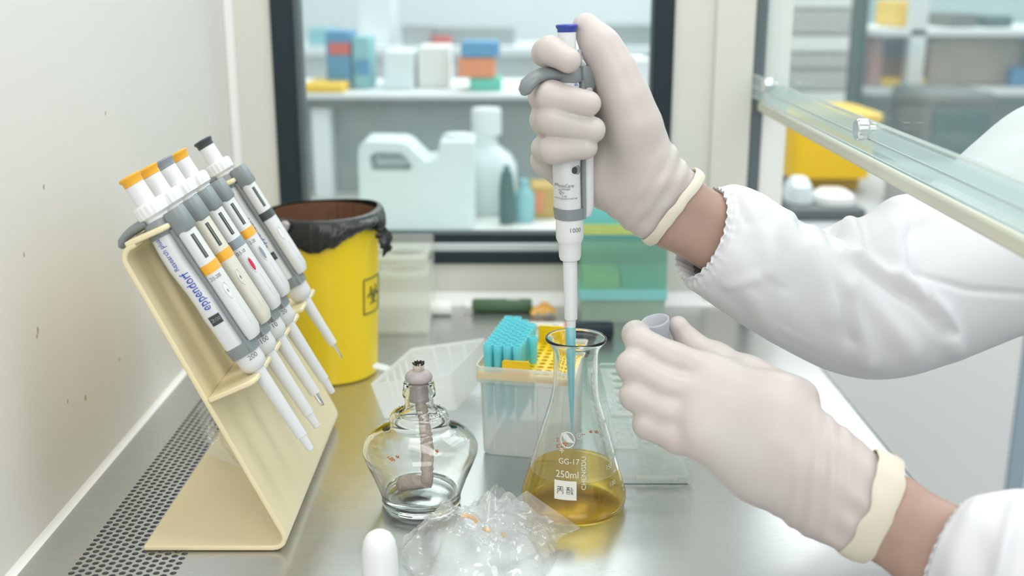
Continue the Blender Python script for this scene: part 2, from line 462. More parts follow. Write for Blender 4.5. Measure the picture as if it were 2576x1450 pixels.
# ------------------------------------------------------------------ sliding sash on the open side
sash = thing('sliding_sash', 'raised clear sash with a cream bottom seal on the open side of the hood', 'sash', (.306, .7, .262))
SX = lambda y: .299 + .017*(y-.634)/(1.42-.634)
def slab(y0, y1, x_off0, x_off1, z0, z1):
    b = MB(); pts = []
    for y in (y0, y1):
        for xo, z in ((x_off0, z0), (x_off1, z0), (x_off1, z1), (x_off0, z1)):
            pts.append((SX(y)+xo, y, z))
    return b.add(pts, [(3,2,1,0),(4,5,6,7),(0,1,5,4),(1,2,6,5),(2,3,7,6),(3,0,4,7)])
part('glass_pane', slab(.10, YF-.01, 0, .005, .270, 1.1), M['sash_glass'], sash, smooth=False)
part('seal', slab(.10, YF-.01, -.004, .008, .258, .2705), M['seal'], sash, bevel=.003)
part('handle_strip', slab(.10, YF-.01, -.0105, -.0055, .277, .304), M['band_clear'], sash, smooth=False)
part('outer_strip', slab(.10, YF-.01, .012, .016, .272, .290), M['band_clear'], sash, smooth=False)
for nm_, zz, mm_ in (('edge_rail', .304, 'acrylic_edge'), ('edge_rail', .2895, 'aluminium'), ('edge_rail', .277, 'aluminium')):
    part(nm_, slab(.10, YF-.01, -.0113, -.0103, zz-.0008, zz+.0008), M[mm_], sash, smooth=False)
for (px, py) in ((2183, 326), (1942, 214)):
    # on the inner face of the strip
    best = min((abs(P(px, py, y/1000).x-(SX(y/1000)-.012)), y/1000) for y in range(500, 1440, 2))[1]
    c = P(px, py, best)
    R = Matrix.Rotation(-PI/2, 4, 'Y')
    k = MB()
    prof = []
    for i in range(9): prof.append((.0088+(.00035 if i % 2 else 0), .001+i*.00105))
    k.lathe([(.0035,-.006),(.0035,.0005),(.0084,.0005)]+prof+[(.0080,.0102)], c, 40, R)
    part('knob', k, M['chrome'], sash, label='knurled metal thumb knob')

# ------------------------------------------------------------------ the laboratory round the hood
solo('floor', MB().box((-3.0, -1.2, -.92), (4.0, 5.2, -.90)), M['lab_grey'], kind='structure', loc=(0, 2, -.92), smooth=False)
solo('wall_far', MB().box((-3.0, 4.6, -.90), (4.0, 4.7, 2.2)), M['lab_white'], kind='structure', loc=(0, 4.6, -.9), smooth=False)
solo('wall_right', MB().box((3.2, -1.2, -.90), (3.3, 4.6, 2.2)), M['lab_white'], kind='structure', loc=(3.2, 2, -.9), smooth=False)

def bx(name, label, cat, px0, px1, pyb, pyt, y, depth, m, group=None, bevel=.004, up=0):
    a = P(px0, pyb, y); b = P(px1, pyt, y)
    z0 = a.z+up
    return solo(name, MB().box((a.x, y, z0), (b.x, y+depth, b.z)), M[m], label, cat, loc=((a.x+b.x)/2, y+depth/2, z0), group=group, bevel=bevel, smooth=True)

w2 = thing('added_glow_panel', 'added glowing panel, framed like a window, out of view high in the far wall', 'window', (1.6, 4.6, .95)); w2['kind'] = 'structure'  # unseen panel, added to give the steel worktop a bright reflection
part('glow_pane', MB().box((.75, 4.575, .97), (2.75, 4.585, 1.95)), M['panel_glow'], w2, smooth=False)
fr = MB()
for lo, hi in (((.70, 4.56, .92), (2.80, 4.6, .97)), ((.70, 4.56, 1.95), (2.80, 4.6, 2.0)), ((.70, 4.56, .97), (.75, 4.6, 1.95)), ((2.75, 4.56, .97), (2.80, 4.6, 1.95)), ((1.72, 4.56, .97), (1.78, 4.6, 1.95))): fr.box(lo, hi)
part('frame', fr, M['lab_white'], w2, smooth=False)

# bench seen through the window, and the reagent shelf standing on it
BZ = P(1000, 563, 1.86).z
bench = thing('lab_bench', 'pale laboratory bench just outside the black framed window', 'bench', (-.2, 2.0, -.90))
part('bench_top', MB().box((-1.3, 1.60, BZ-.030), (.30, 2.75, BZ)), M['cabinet_white'], bench, bevel=.004)
part('bench_cabinet', MB().box((-1.25, 1.66, -.90), (.27, 2.72, BZ-.030)), M['lab_white'], bench, bevel=.004)
YS = 2.085
SZ = P(1000, 236, YS).z
sh = thing('reagent_shelf', 'white reagent shelf standing on the bench behind the jugs', 'shelf', (-.3, YS, BZ))
part('shelf_board', MB().box((-1.2, YS, SZ-.022), (.30, YS+.36, SZ)), M['lab_white'], sh, bevel=.003)
part('shelf_rail', MB().box((-1.2, YS-.006, SZ-.026), (.30, YS, SZ-.010)), M['lab_dark'], sh)
part('back_board', MB().box((-1.2, YS+.07, BZ), (.30, YS+.09, SZ-.022)), M['lab_board'], sh, smooth=False)
a = P(785, 400, YS).x; b = P(832, 400, YS).x
part('post', MB().box((a, YS+.01, BZ), (b, YS+.06, SZ-.022)), M['lab_white'], sh, bevel=.003)
part('post', MB().box((.19, YS+.01, BZ), (.23, YS+.06, SZ-.022)), M['lab_white'], sh, bevel=.003)
part('post', MB().box((-1.19, YS+.01, BZ), (-1.15, YS+.06, SZ-.022)), M['lab_white'], sh, bevel=.003)
U = SZ - P(1000, 236, YS).z
def on_shelf(name, label, cat, px0, px1, pyt, m, dy=.03, depth=.12, group=None):
    y = YS+dy; x0 = P(px0, 200, y).x; x1 = P(px1, 200, y).x; z1 = P(px0, pyt, y).z
    return solo(name, MB().box((x0, y, SZ), (x1, y+depth, max(z1, SZ+.01))), M[m], label, cat, loc=((x0+x1)/2, y+depth/2, SZ), group=group, bevel=.004)
on_shelf('storage_tray', 'flat yellow tray at the left end of the shelf beyond the window', 'tray', 756, 862, 212, 'lab_yellow', .01, .16)
on_shelf('reagent_box', 'tall blue box with a red label on the shelf beyond the window', 'box', 822, 884, 78, 'lab_blue', .10, .10)
lb = on_shelf('reagent_box', 'lighter blue box right of the tall blue one on the shelf', 'box', 888, 932, 92, 'lab_cyan', .10, .10)
rb = [o for o in COL.objects if o.get('label', '').startswith('tall blue box')][0]
y = YS+.097; a = P(828, 138, y); b = P(880, 108, y)
part('label', MB().box((a.x, y, a.z), (b.x, y+.002, b.z)), M['lab_red'], rb, label='red paper label')
y = YS+.097; a = P(893, 190, y); b = P(928, 150, y)
part('label', MB().box((a.x, y, a.z), (b.x, y+.002, b.z)), M['lab_blue'], lb, label='blue paper label')
on_shelf('reagent_box', 'pale mint carton in the middle of the shelf', 'box', 965, 1040, 130, 'jug_white', .08, .14)
on_shelf('reagent_box', 'white carton between the mint carton and the stacked bright boxes', 'box', 1050, 1130, 118, 'cabinet_white', .12, .14)
y = YS+.05
for (nm, lab, p0, p1, z0, z1, m) in (('rack_box', 'green tip box at the bottom of the bright stack on the shelf', 1180, 1262, 0, .024, 'lab_green'),
                                     ('rack_box', 'orange tip box in the middle of the bright stack on the shelf', 1152, 1245, .025, .062, 'lab_orange'),
                                     ('rack_box', 'blue tip box on top of the bright stack on the shelf', 1160, 1256, .063, .092, 'lab_blue')):
    x0 = P(p0, 180, y).x; x1 = P(p1, 180, y).x
    solo(nm, MB().box((x0, y, SZ+z0), (x1, y+.10, SZ+z1)), M[m], lab, 'box', loc=((x0+x1)/2, y+.05, SZ+z0), bevel=.004)
on_shelf('reagent_box', 'white carton right of the bright stack, near the window frame', 'box', 1560, 1640, 150, 'lab_white', .05, .15)
# far row of bottles and boxes on a second shelf against the far wall
YW = 3.6
WZ = P(1000, 118, YW).z
wsf = thing('wall_shelf', 'long pale shelf across the far end of the lab, crowded with boxes', 'shelf', (-.1, YW, -.90))
part('shelf_board', MB().box((-1.9, YW, WZ-.03), (1.1, YW+.35, WZ)), M['lab_white'], wsf, bevel=.004)
part('shelf_cabinet', MB().box((-1.9, YW+.05, -.90), (1.1, YW+.35, WZ-.03)), M['lab_white'], wsf)
def on_wall(name, label, cat, px0, px1, pyt, m, dy=.05, depth=.15):
    y = YW+dy; x0 = P(px0, 100, y).x; x1 = P(px1, 100, y).x; z1 = max(P(px0, pyt, y).z, WZ+.01)
    return solo(name, MB().box((x0, y, WZ), (x1, y+depth, z1)), M[m], label, cat, loc=((x0+x1)/2, y+depth/2, WZ), bevel=.006)
on_wall('analyser', 'dark grey instrument on the far shelf above the white carton', 'instrument', 1010, 1085, 60, 'lab_grey')
on_wall('storage_box', 'small red box on the far shelf in front of the long grey case', 'box', 1086, 1134, 92, 'lab_red', .02, .05)
on_wall('storage_case', 'long grey-blue case on the far shelf', 'case', 1090, 1296, 68, 'lab_board', .10)
on_wall('storage_box', 'pale blue carton at the left of the far shelf', 'box', 775, 835, 70, 'lab_cyan')
on_wall('analyser', 'white instrument left of the dark one on the far shelf', 'instrument', 900, 990, -40, 'lab_white', .12)
on_wall('storage_case', 'blue-grey case on the far shelf right of the gloved thumb', 'case', 1530, 1640, 60, 'lab_board')

# jugs on the bench
def jug(name, label, y, px0, px1, pyb, pyt, capx0, capx1, cappy, handle):
    sc = (P(px1, 500, y).x-P(px0, 500, y).x)
    x0 = P(px0, 500, y).x; x1 = P(px1, 500, y).x; z1 = P(1000, pyt, y).z - BZ
    t = thing(name, label, 'jug', ((x0+x1)/2, y, BZ))
    W = x1-x0; D = .11
    if handle:
        # outline with an arched handle at the left and a neck at the right, an opening under the grip
        o = [(0.01,0),(W-.01,0),(W,.01),(W,z1*.74),(W-.005,z1*.80),(W*.82,z1*.86),(W*.80,z1*.97),(W*.78,z1),(W*.60,z1),(W*.58,z1*.97),(W*.58,z1*.80),(W*.52,z1*.78)]
        hull = [(0.01,0),(W-.008,0),(W,.01),(W,z1*.98),(W-.004,z1),(W*.72,z1),(W*.70,z1*.975),(W*.70,z1*.80),(W*.58,z1*.775),(W*.44,z1*.955),(W*.38,z1*.99),(W*.06,z1),(W*.015,z1*.95),(0,z1*.85),(0,.02)]
        hole = [(W*.11,z1*.67),(W*.44,z1*.67),(W*.465,z1*.71),(W*.44,z1*.79),(W*.37,z1*.87),(W*.16,z1*.88),(W*.10,z1*.83)]
        import bmesh
        bm = bmesh.new()
        def loop(pts):
            vs = [bm.verts.new((a, 0, b)) for a, b in pts]
            return [bm.edges.new((vs[i], vs[(i+1) % len(vs)])) for i in range(len(vs))]
        ed = loop(hull)+loop(hole)
        r = bmesh.ops.triangle_fill(bm, use_beauty=True, use_dissolve=False, edges=ed)
        fs = [g for g in bm.faces]
        ex = bmesh.ops.extrude_face_region(bm, geom=fs)
        for g in ex['geom']:
            if isinstance(g, bmesh.types.BMVert): g.co.y += D
        bmesh.ops.recalc_face_normals(bm, faces=bm.faces)
        me = bpy.data.meshes.new('body'); bm.to_mesh(me); bm.free()
        me.transform(Matrix.Translation((-W/2, -D/2, 0)))
        ob = bpy.data.objects.new('body', me); COL.objects.link(ob); ob.parent = t
        finish(ob, M['jug_white'], True, .006, 50)
    else:
        part('body', MB().loft([(0,0,0,W/2-.006,D/2-.006,5),(.008,0,0,W/2,D/2,5),(z1*.50,0,0,W/2,D/2,5),(z1*.62,-.004,0,W/2*.86,D/2*.9,4),(z1*.74,-.010,0,W*.26,W*.26,2.4),(z1*.86,-.012,0,W*.24,W*.24,2)], 40), M['jug_white'], t, w=False)
    cx = (P(capx0, 400, y).x+P(capx1, 400, y).x)/2 - (x0+x1)/2; cr = (P(capx1, 400, y).x-P(capx0, 400, y).x)/2
    zc = P(1000, cappy, y).z-BZ
    base = z1*.86 if not handle else z1
    pr = [(cr*.97, base-.001)]+[(cr*(1 if i % 2 else .96), base+.002+i*(zc-base-.004)/6) for i in range(7)]+[(cr*.9, zc)]
    part('cap', MB().lathe(pr, (cx, 0, 0), 36), M['lab_white'], t, w=False)
    return t
jug('plastic_jug', 'white plastic jug with an open grip handle on the bench', 1.86, 915, 1196, 563, 345, 1118, 1190, 336, True)
jug('plastic_jug', 'taller white plastic jug right of the handled jug', 1.98, 1165, 1300, 556, 305, 1186, 1262, 272, False)
y = 1.90
c = P(1275, 560, y)
solo('detergent_bottle', MB().lathe([(.012,0),(.013,.004),(.013,.06),(.010,.085),(.005,.093),(.005,.10)], (c.x, 1.86, BZ), 24), M['lab_teal_dark'], 'slim dark green bottle in front of the taller jug', 'bottle', loc=(c.x, 1.86, BZ))
c = P(1318, 560, 1.88)
solo('reagent_bottle', MB().lathe([(.016,0),(.018,.003),(.018,.045),(.012,.056),(.008,.060),(.008,.072),(.006,.073)], (c.x, 1.88, BZ), 28), M['lab_cyan'], 'small cyan bottle between the taller jug and the ochre box', 'bottle', loc=(c.x, 1.88, BZ))
a = P(1336, 556, 1.90); b = P(1402, 470, 1.90)
ob = solo('reagent_box', MB().box((a.x, 1.90, BZ), (b.x, 1.98, b.z)), M['lab_ochre'], 'ochre and orange box on the bench beside the held pipette', 'box', loc=((a.x+b.x)/2, 1.94, BZ), bevel=.003)
part('label', MB().box((a.x+.006, 1.898, BZ+.012), (a.x+.022, 1.8995, BZ+.05)), M['lab_orange'], ob, label='orange printed panel')

# ------------------------------------------------------------------ beyond the sash: cabinet, yellow tray, black tray, shelving
CY = 1.80
cab = thing('lab_cabinet', 'cream laboratory cabinet outside the open front of the hood', 'cabinet', (.66, CY, -.90))
CX0 = P(1975, 600, CY).x; CX1 = P(2559, 1000, CY).x
CZ = P(2000, 575, CY).z
part('front_panel', MB().box((CX0, CY, -.90), (CX1, CY+.02, CZ-.025)), M['cabinet_white'], cab, bevel=.003)
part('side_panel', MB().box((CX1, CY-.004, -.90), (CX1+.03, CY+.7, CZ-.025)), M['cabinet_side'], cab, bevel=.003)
part('counter', MB().box((CX0-.01, CY-.01, CZ-.025), (CX1+.6, CY+.75, CZ)), M['lab_grey'], cab, bevel=.003)
part('front_panel', MB().box((CX1+.03, CY, -.90), (CX1+.6, CY+.02, CZ-.025)), M['cabinet_white'], cab, bevel=.003)
tr = thing('instrument_tray', 'dark tray of white plastic packs on the counter below the yellow crate', 'tray', (P(2080, 560, 1.86).x, 1.92, CZ))
a = P(1990, 565, 1.86).x; b = P(2178, 565, 1.86).x
part('tray', MB().box((a, 1.86, CZ), (b, 2.02, CZ+.020)), M['lab_dark'], tr, bevel=.004)
part('pack', MB().loft([(CZ+.021, (a+b)/2+.025, 1.93, .034, .045, 3), (CZ+.034, (a+b)/2+.025, 1.93, .032, .043, 3), (CZ+.042, (a+b)/2+.025, 1.93, .022, .03, 3)], 24), M['white_plastic'], tr)
part('pack', MB().loft([(CZ+.021, (a+b)/2-.035, 1.94, .022, .04, 3), (CZ+.050, (a+b)/2-.035, 1.94, .020, .038, 3), (CZ+.062, (a+b)/2-.034, 1.94, .012, .02, 3)], 24), M['jug_white'], tr)
ycr = thing('storage_crate', 'big yellow plastic crate seen under the edge of the sash', 'crate', (.6, 2.2, CZ))
y0 = 2.12; a = P(1984, 400, y0).x; b = P(2215, 400, y0).x; z0 = P(2000, 452, y0).z; z1 = P(2000, 290, y0).z
part('crate_body', MB().loft([(z0, (a+b)/2, y0+.12, (b-a)/2-.01, .11, 8), (z1-.012, (a+b)/2, y0+.12, (b-a)/2, .12, 8)], 40), M['lab_yellow'], ycr)
part('crate_rim', MB().loft([(z1-.012, (a+b)/2, y0+.12, (b-a)/2+.006, .126, 8), (z1, (a+b)/2, y0+.12, (b-a)/2+.006, .126, 8)], 40), M['lab_yellow'], ycr)
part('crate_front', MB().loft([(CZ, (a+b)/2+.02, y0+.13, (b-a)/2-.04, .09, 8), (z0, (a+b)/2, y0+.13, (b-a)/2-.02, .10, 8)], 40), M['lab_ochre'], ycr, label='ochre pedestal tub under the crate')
a = P(2240, 560, 2.0).x; b = P(2380, 420, 2.0)
solo('centrifuge', MB().loft([(CZ, (a+b.x)/2, 1.985, (b.x-a)/2, .10, 4), (b.z-.02, (a+b.x)/2, 1.985, (b.x-a)/2, .10, 4), (b.z, (a+b.x)/2, 1.985, (b.x-a)/2*.8, .08, 4)], 40), M['lab_grey'], 'grey bench centrifuge right of the yellow crate', 'centrifuge', loc=((a+b.x)/2, 1.985, CZ))

rk = thing('storage_rack', 'tall pale grey storage rack of flat drawers beyond the sash', 'rack', (.75, 2.9, -.90))
a = P(1985, 100, 2.7).x; b = P(2142, 100, 2.7).x
part('carcass', MB().box((a, 2.72, -.90), (b, 3.1, .62)), M['lab_grey'], rk, smooth=False)
for i, (t_, b_, m) in enumerate(((-40, 20, 'lab_white'), (26, 84, 'lab_grey'), (92, 130, 'lab_white'), (138, 172, 'lab_grey'), (180, 226, 'lab_grey'), (232, 330, 'lab_white'))):
    zt = P(2000, t_, 2.70).z; zb = P(2000, b_, 2.70).z
    part('drawer', MB().box((a+.004, 2.70, zb), (b-.004, 2.72, zt)), M[m], rk, bevel=.003)
a2 = P(2142, 100, 2.75).x; b2 = P(2180, 100, 2.75).x
part('upright', MB().box((a2, 2.75, -.90), (b2, 2.80, .62)), M['lab_teal_dark'], rk, smooth=False)
sf = thing('glass_shelving', 'open shelving with boxes and equipment seen high through the sash', 'shelving', (1.3, 2.9, -.90))
x0 = P(2180, 100, 2.9).x; x1 = 2.6
zs = [P(2300, p, 2.9).z for p in (72, 222)]
for z in zs: part('board', MB().box((x0, 2.90, z-.02), (x1, 3.3, z)), M['lab_white'], sf, bevel=.003)
part('back_board', MB().box((x0, 3.3, -.90), (x1, 3.32, .56)), M['teal_pale'], sf, smooth=False)
for px in (2290, 2640): part('post', MB().box((P(px, 100, 2.9).x, 2.90, -.90), (P(px, 100, 2.9).x+.04, 2.94, .56)), M['lab_white'], sf, smooth=False)
def on_sf(name, label, cat, px0, px1, pyt, k, m, dy=.05, depth=.2):
    y = 2.9+dy; xa = P(px0, 100, y).x; xb = P(px1, 100, y).x
    zt = P(px0, pyt, y).z
    if k == 1: zt = min(zt, zs[0]-.024)
    return solo(name, MB().box((xa, y, zs[k]+.0015), (xb, y+depth, max(zt, zs[k]+.02))), M[m], label, cat, loc=((xa+xb)/2, y+depth/2, zs[k]), bevel=.006)
on_sf('storage_box', 'yellow box on the top board of the shelving beyond the sash', 'box', 2258, 2300, 2, 0, 'lab_yellow')
on_sf('storage_box', 'dark blue case on the top board, right of the yellow box', 'case', 2386, 2455, 34, 0, 'lab_dark')
on_sf('storage_box', 'teal box on the top board, right of the dark case', 'box', 2480, 2545, 40, 0, 'lab_teal_dark')
on_sf('storage_box', 'brown carton on the lower board beyond the sash', 'box', 2340, 2570, 78, 1, 'brown_box', .08)
on_sf('storage_box', 'small pink box on the lower board at its left end', 'box', 2188, 2226, 90, 1, 'pink_box')
on_sf('storage_tray', 'flat yellow tray on the front edge of the lower board', 'tray', 2226, 2340, 196, 1, 'lab_yellow', .045, .08)
on_sf('storage_box', 'cobalt box at the right end of the lower board', 'box', 2556, 2600, 170, 1, 'lab_blue', .045, .08)
eq = thing('autoclave', 'dark grey laboratory machine behind the shoulder of the white coat', 'machine', (1.25, 2.6, -.90))
a = P(2325, 300, 2.6); b = P(2520, 232, 2.6)
part('housing', MB().box((a.x, 2.60, -.90), (b.x, 2.86, b.z)), M['lab_dark'], eq, bevel=.02)
part('door', MB().box((a.x+.02, 2.585, -.3), (b.x-.02, 2.60, b.z-.04)), M['lab_teal_dark'], eq, bevel=.01)
# ------------------------------------------------------------------ cream pipette stand
SY0, SY1 = .757, 1.012
st = thing('pipette_stand', 'cream folded plastic stand holding five pipettes beside the white wall', 'stand', (-.222, .885, 0))
def strip(path, th):
    """outline of a folded sheet of thickness th in the x-z plane"""
    L_, R_ = [], []
    for i, p in enumerate(path):
        p = Vector(p); a = Vector(path[max(i-1, 0)]); b = Vector(path[min(i+1, len(path)-1)])
        t = (b-a).normalized(); n = Vector((-t.y, t.x)); L_.append(p+n*th/2); R_.append(p-n*th/2)
    return [tuple(p) for p in L_+R_[::-1]]
def arc(c, r, a0, a1, n=7):
    return [(c[0]+r*math.cos(math.radians(a0+(a1-a0)*i/(n-1))), c[1]+r*math.sin(math.radians(a0+(a1-a0)*i/(n-1)))) for i in range(n)]
pd = Vector((-.1025, .236)).normalized()          # up the panel
pn = Vector((pd.y, -pd.x))                        # out of the panel, up and to the right
TH = .0039
B0 = Vector((-.170, 0.0026))
bend = arc((-.1795, .0026+.0085), .0085, -90, 23.5, 7)
path = [(-.277, .0026)]+bend
ptop = Vector((-.2755, .2335))
path += [tuple(ptop-pd*.012)]
c2 = ptop-pd*.012+pn*.010
a0 = math.degrees(math.atan2(-pn.y, -pn.x))
path += arc((c2.x, c2.y), .010, a0, a0-90, 6)[1:]
path += [tuple(c2+pd*.010+pn*.003)]
b = MB().prism(strip(path, TH), (1,0,0), (0,0,1), (0,1,0), (0, SY0, 0), SY1-SY0)
part('folded_sheet', b, M['stand_cream'], st, bevel=.0012)
SLOTS = [.78+.0385*k for k in range(6)]
def comb(depth0, depth1, notch, ctr):
    """outline in (y, out): straight at the back, a U notch per slot"""
    o = [(SY0, depth0)]
    o += [(SY0, depth1-.006), (SY0+.002, depth1-.002), (SY0+.006, depth1)]
    for y in SLOTS:
        o += [(y-notch-.0015, depth1), (y-notch, depth1-.002)]
        o += [(y+notch*math.cos(t), ctr+notch*math.sin(t)) for t in [PI+PI*i/10 for i in range(11)]]
        o += [(y+notch, depth1-.002), (y+notch+.0015, depth1)]
    o += [(SY1-.006, depth1), (SY1-.002, depth1-.002), (SY1, depth1-.006), (SY1, depth0)]
    return o
ln = Vector((.915, .403)).normalized()
led = Vector((-.219, .121)) - Vector((-ln.y, ln.x))*TH*.5
def ledge(name, at, out, d0, d1, notch, ctr):
    ez = Vector((-out.y, 0, out.x))
    b = MB().prism(comb(d0, d1, notch, ctr), (0,1,0), (out.x, 0, out.y), ez, (at.x, 0, at.y), TH)
    part(name, b, M['stand_cream'], st, bevel=.0011)
ledge('lower_ledge', led, ln, -.001, .0376, .0070, .0338)
S0_ = P(314, 619, SY0); E0_ = P(416, 573, SY0); un = Vector((E0_.x-S0_.x, E0_.z-S0_.z)); ul = un.length; un.normalize()
ledge('upper_ledge', Vector((S0_.x, S0_.z))-Vector((-un.y, un.x))*TH*.5, un, 0, ul+.001, .0139, ul-.0100)

# ------------------------------------------------------------------ pipettes
def on_ellipse(cx, a, b, off=.00018, e=2.0):
    def f(phi, z, o=off):
        c0, s0 = math.cos(phi), math.sin(phi)
        return Vector((cx+(a+o)*math.copysign(abs(c0)**(2/e), c0), -(b+o)*math.copysign(abs(s0)**(2/e), s0), z))
    return f
def patch(fn, phi0, phi1, z0, z1, n=8, m=6, oval=False):
    def g(i, j):
        u = -1+2*i; v = -1+2*j
        if oval:
            # square to disc
            u, v = u*math.sqrt(1-v*v/2), v*math.sqrt(1-u*u/2)
        return fn((phi0+phi1)/2+u*(phi1-phi0)/2, (z0+z1)/2+v*(z1-z0)/2)
    return MB().grid(g, n, m)
def pipette(name, label, group, p):
    t = thing(name, label, 'pipette', group=group)
    S0 = p['origin']; sq = p.get('squeeze', 1.0); Z = lambda s: (S0-s)*(sq if s < S0 else 1.0)
    k = p.get('k', 1.0)
    body = M[p['body']]; bright = M[p.get('bright', p['body'])]
    ax = p.get('ax', 0.0)
    # push button and plunger
    s1 = p['button']; r = p['plunger_r']
    part('push_button', MB().lathe([(r+.0003,Z(s1)),(r+.0003,Z(.0035)),(r+.0012,Z(.0022)),(r+.0015,Z(.001)),(r+.0008,Z(0)),(r*.5,Z(-.0004)),(.0005,Z(-.0005))], (0,0,0), 40), M[p['colour']], t, w=False)
    part('plunger', MB().lathe([(r,Z(p['collar0']+.004)),(r,Z(s1+.0001))], (0,0,0), 40), M['pip_bright'], t, w=False)
    if p.get('ring'):
        a0, a1, rr = p['ring']
        rb = MB(); n = 72; prof = []
        m = 4
        vs = []; fs = []
        rows = [(rr*.86, a0), (rr*.97, a0+.0015), (rr, a0+.004), (rr*.97, a1-.0006), (rr*.9, a1), (rr*.84, a1+.001)]
        for q, (q_r, q_s) in enumerate(rows):
            for j in range(n):
                th = 2*PI*j/n
                rr2 = q_r*(1+(.035 if (j % 4 < 2 and 1 <= q <= 3) else 0))
                vs.append((rr2*math.cos(th), rr2*math.sin(th), Z(q_s)))
        for q in range(len(rows)-1):
            for j in range(n):
                j2 = (j+1) % n; fs.append((q*n+j2, q*n+j, (q+1)*n+j, (q+1)*n+j2))
        fs.append(tuple(range(n))); fs.append(tuple(5*n+j for j in range(n-1, -1, -1)))
        rb.add(vs, fs)
        part('ribbed_ring', rb, M['pip_bright'], t, w=False, angle=25)
        part('ring_skirt', MB().lathe([(.0088,Z(p['collar0']+.002)),(.0092,Z(a1))], (0,0,0), 36), M['pip_bright'], t, w=False)
    c0, c1 = p['collar0'], p['collar1']
    # grey collar with its finger hook, and the ejector key
    col = MB().loft([(Z(c1),-1.2e-3*k,0,.0100*k,.0122*k,2.6),(Z(c1-.001),-1.2e-3*k,0,.0107*k,.0127*k,2.6),(Z(c0+.004),-1.0e-3*k,0,.0106*k,.0123*k,2.5),(Z(c0+.0008),-.8e-3*k,0,.0098*k,.0112*k,2.4),(Z(c0),-2e-3*k,0,.0078*k,.0100*k,2.3)], 40)
    part('collar', col, M['pip_grey'], t, w=False)
    hk = p.get('hook', 1.0); hu = p.get('hook_up', 0.0); dr = p.get('droop', .55)
    hp = [(-.006,0,Z(c0+.0065)),(-.012,0,Z(c0+.0055)),(-.019,0,Z(c0+.0055)),(-.025,0,Z(c0+.0075)),(-.0300,0,Z(c0+.0115)),(-.0325,0,Z(c0+.0165)),(-.0335,0,Z(c0+.0195))]
    part('finger_hook', MB().tube([Vector((q[0]*hk, 0, Z(c0+.0055)+(q[2]-Z(c0+.0055))*(dr if q[2] < Z(c0+.0055) else 1)+hu)) for q in hp], [.0100,.0092,.0086,.0084,.0084,.0068,.0025], 20, flat=p.get('hook_flat', .42)), M['pip_grey'], t, w=False)
    ek = MB().loft([(Z(c1+.0056),.0138*k,0,.0054*k,.0100*k,4.5),(Z(c1+.0042),.0138*k,0,.0064*k,.0108*k,4.5),(Z(c0+.003),.0134*k,0,.0066*k,.0106*k,4.5),(Z(c0-.0006),.0138*k,0,.0060*k,.0098*k,4.5)], 36)
    part('ejector_key', ek, M['pip_grey'], t, w=False)
    # handle, dividing strip, housing, foot band
    b1, d1 = p['body1'], p['band1']
    hcx, ha, hb = -.0022*k, .0090*k, .0119*k
    hs = [(Z(b1),hcx*.8,0,ha*.98,hb,2.8),(Z(b1-.02),hcx*.9,0,ha*.97,hb,2.8)]
    nb = 6
    for i in range(nb+1):
        s_ = b1-.03-(b1-.03-c1-.002)*i/nb
        u = i/nb
        hs.append((Z(s_), hcx-.0006*k*math.sin(u*PI)+.0009*k*math.sin(u*PI*2), 0, ha, hb, 2.8))
    hs.append((Z(c1-.001), hcx, 0, ha*.97, hb*.98, 2.8))
    hd = part('handle', MB().loft(hs, 44), body, t, w=False)
    part('strip', MB().loft([(Z(d1),.0076*k,0,.0017*k,.0110*k,5),(Z(c1-.001),.0076*k,0,.0017*k,.0110*k,5)], 24), M['pip_grey'], t, w=False)
    part('foot_band', MB().loft([(Z(d1),.0002*k,0,.0112*k,.0117*k,2.4),(Z(b1-.0004),.0000*k,0,.0120*k,.0124*k,2.5)], 44), M['pip_grey'], t, w=False)
    ocx, oa, obb = .0133*k, .0058*k, .0106*k
    hend = p.get('housing1', b1+.001)
    part('housing', MB().loft([(Z(hend),ocx-.0012,0,oa*.75,obb*.8,2.5),(Z(hend-.006),ocx,0,oa*.97,obb,2.5),(Z(hend-.02),ocx,0,oa,obb,2.5),(Z(c1+.001),ocx,0,oa,obb,2.5)], 44), body, t, w=False)
    of = on_ellipse(ocx, oa, obb, e=2.5)
    hf = on_ellipse(hcx, ha*1.005, hb*1.005, .0003, 2.8)
    if p.get('band'):
        s_a, s_b = p['band']
        part('colour_band', MB().loft([(Z(s_b),ocx+.0001,0,oa+.0002,obb+.0002,2.5),(Z(s_a),ocx+.0001,0,oa+.0002,obb+.0002,2.5)], 44), M[p['colour']], t, w=False)
        # dark slot window
        sl = part('slot_window', patch(of, .44, .92, Z(s_a-.004), Z(s_a-.024)), M['display_dark'], t, w=False)
        part('slot_bar', patch(lambda a_, z_: of(a_, z_, .0004), .62, .74, Z(s_a-.0045), Z(s_a-.0235)), M['display_silver'], t, w=False)
        if p.get('range_text'):
            g = MB(); q = lambda x, y: of(1.12-x/.0088, Z(s_b+.0042)+y)
            lettering(g, p['range_text'], .0042, q)
            part('range_text', g, M['ink_grey'], t, w=False)
        so = p['oval']
        part('oval_key', patch(of, .55, 1.05, Z(so+.0055), Z(so-.0055), 12, 12, True), M[p.get('oval_col', 'pip_bright')], t, w=False)
        if p.get('oval_hole'):
            part('oval_screw', patch(lambda a_, z_: of(a_, z_, .0005), .78, .86, Z(so+.0020), Z(so-.0012), 6, 6, True), M['dark_grey'], t, w=False)
        part('key_rim', MB().tube([of(.80+.30*math.cos(q), Z(so)+.0066*math.sin(q), .0001) for q in [2*PI*i/28 for i in range(28)]], .00045, 6, closed=True), bright, t, w=False)
        part('groove_rib', MB().tube([of(.52, Z(so+.010), .0001), of(.50, Z(so+.024), .0001), of(.50, Z(hend-.010), .0001)], .0004, 6), bright, t, w=False)
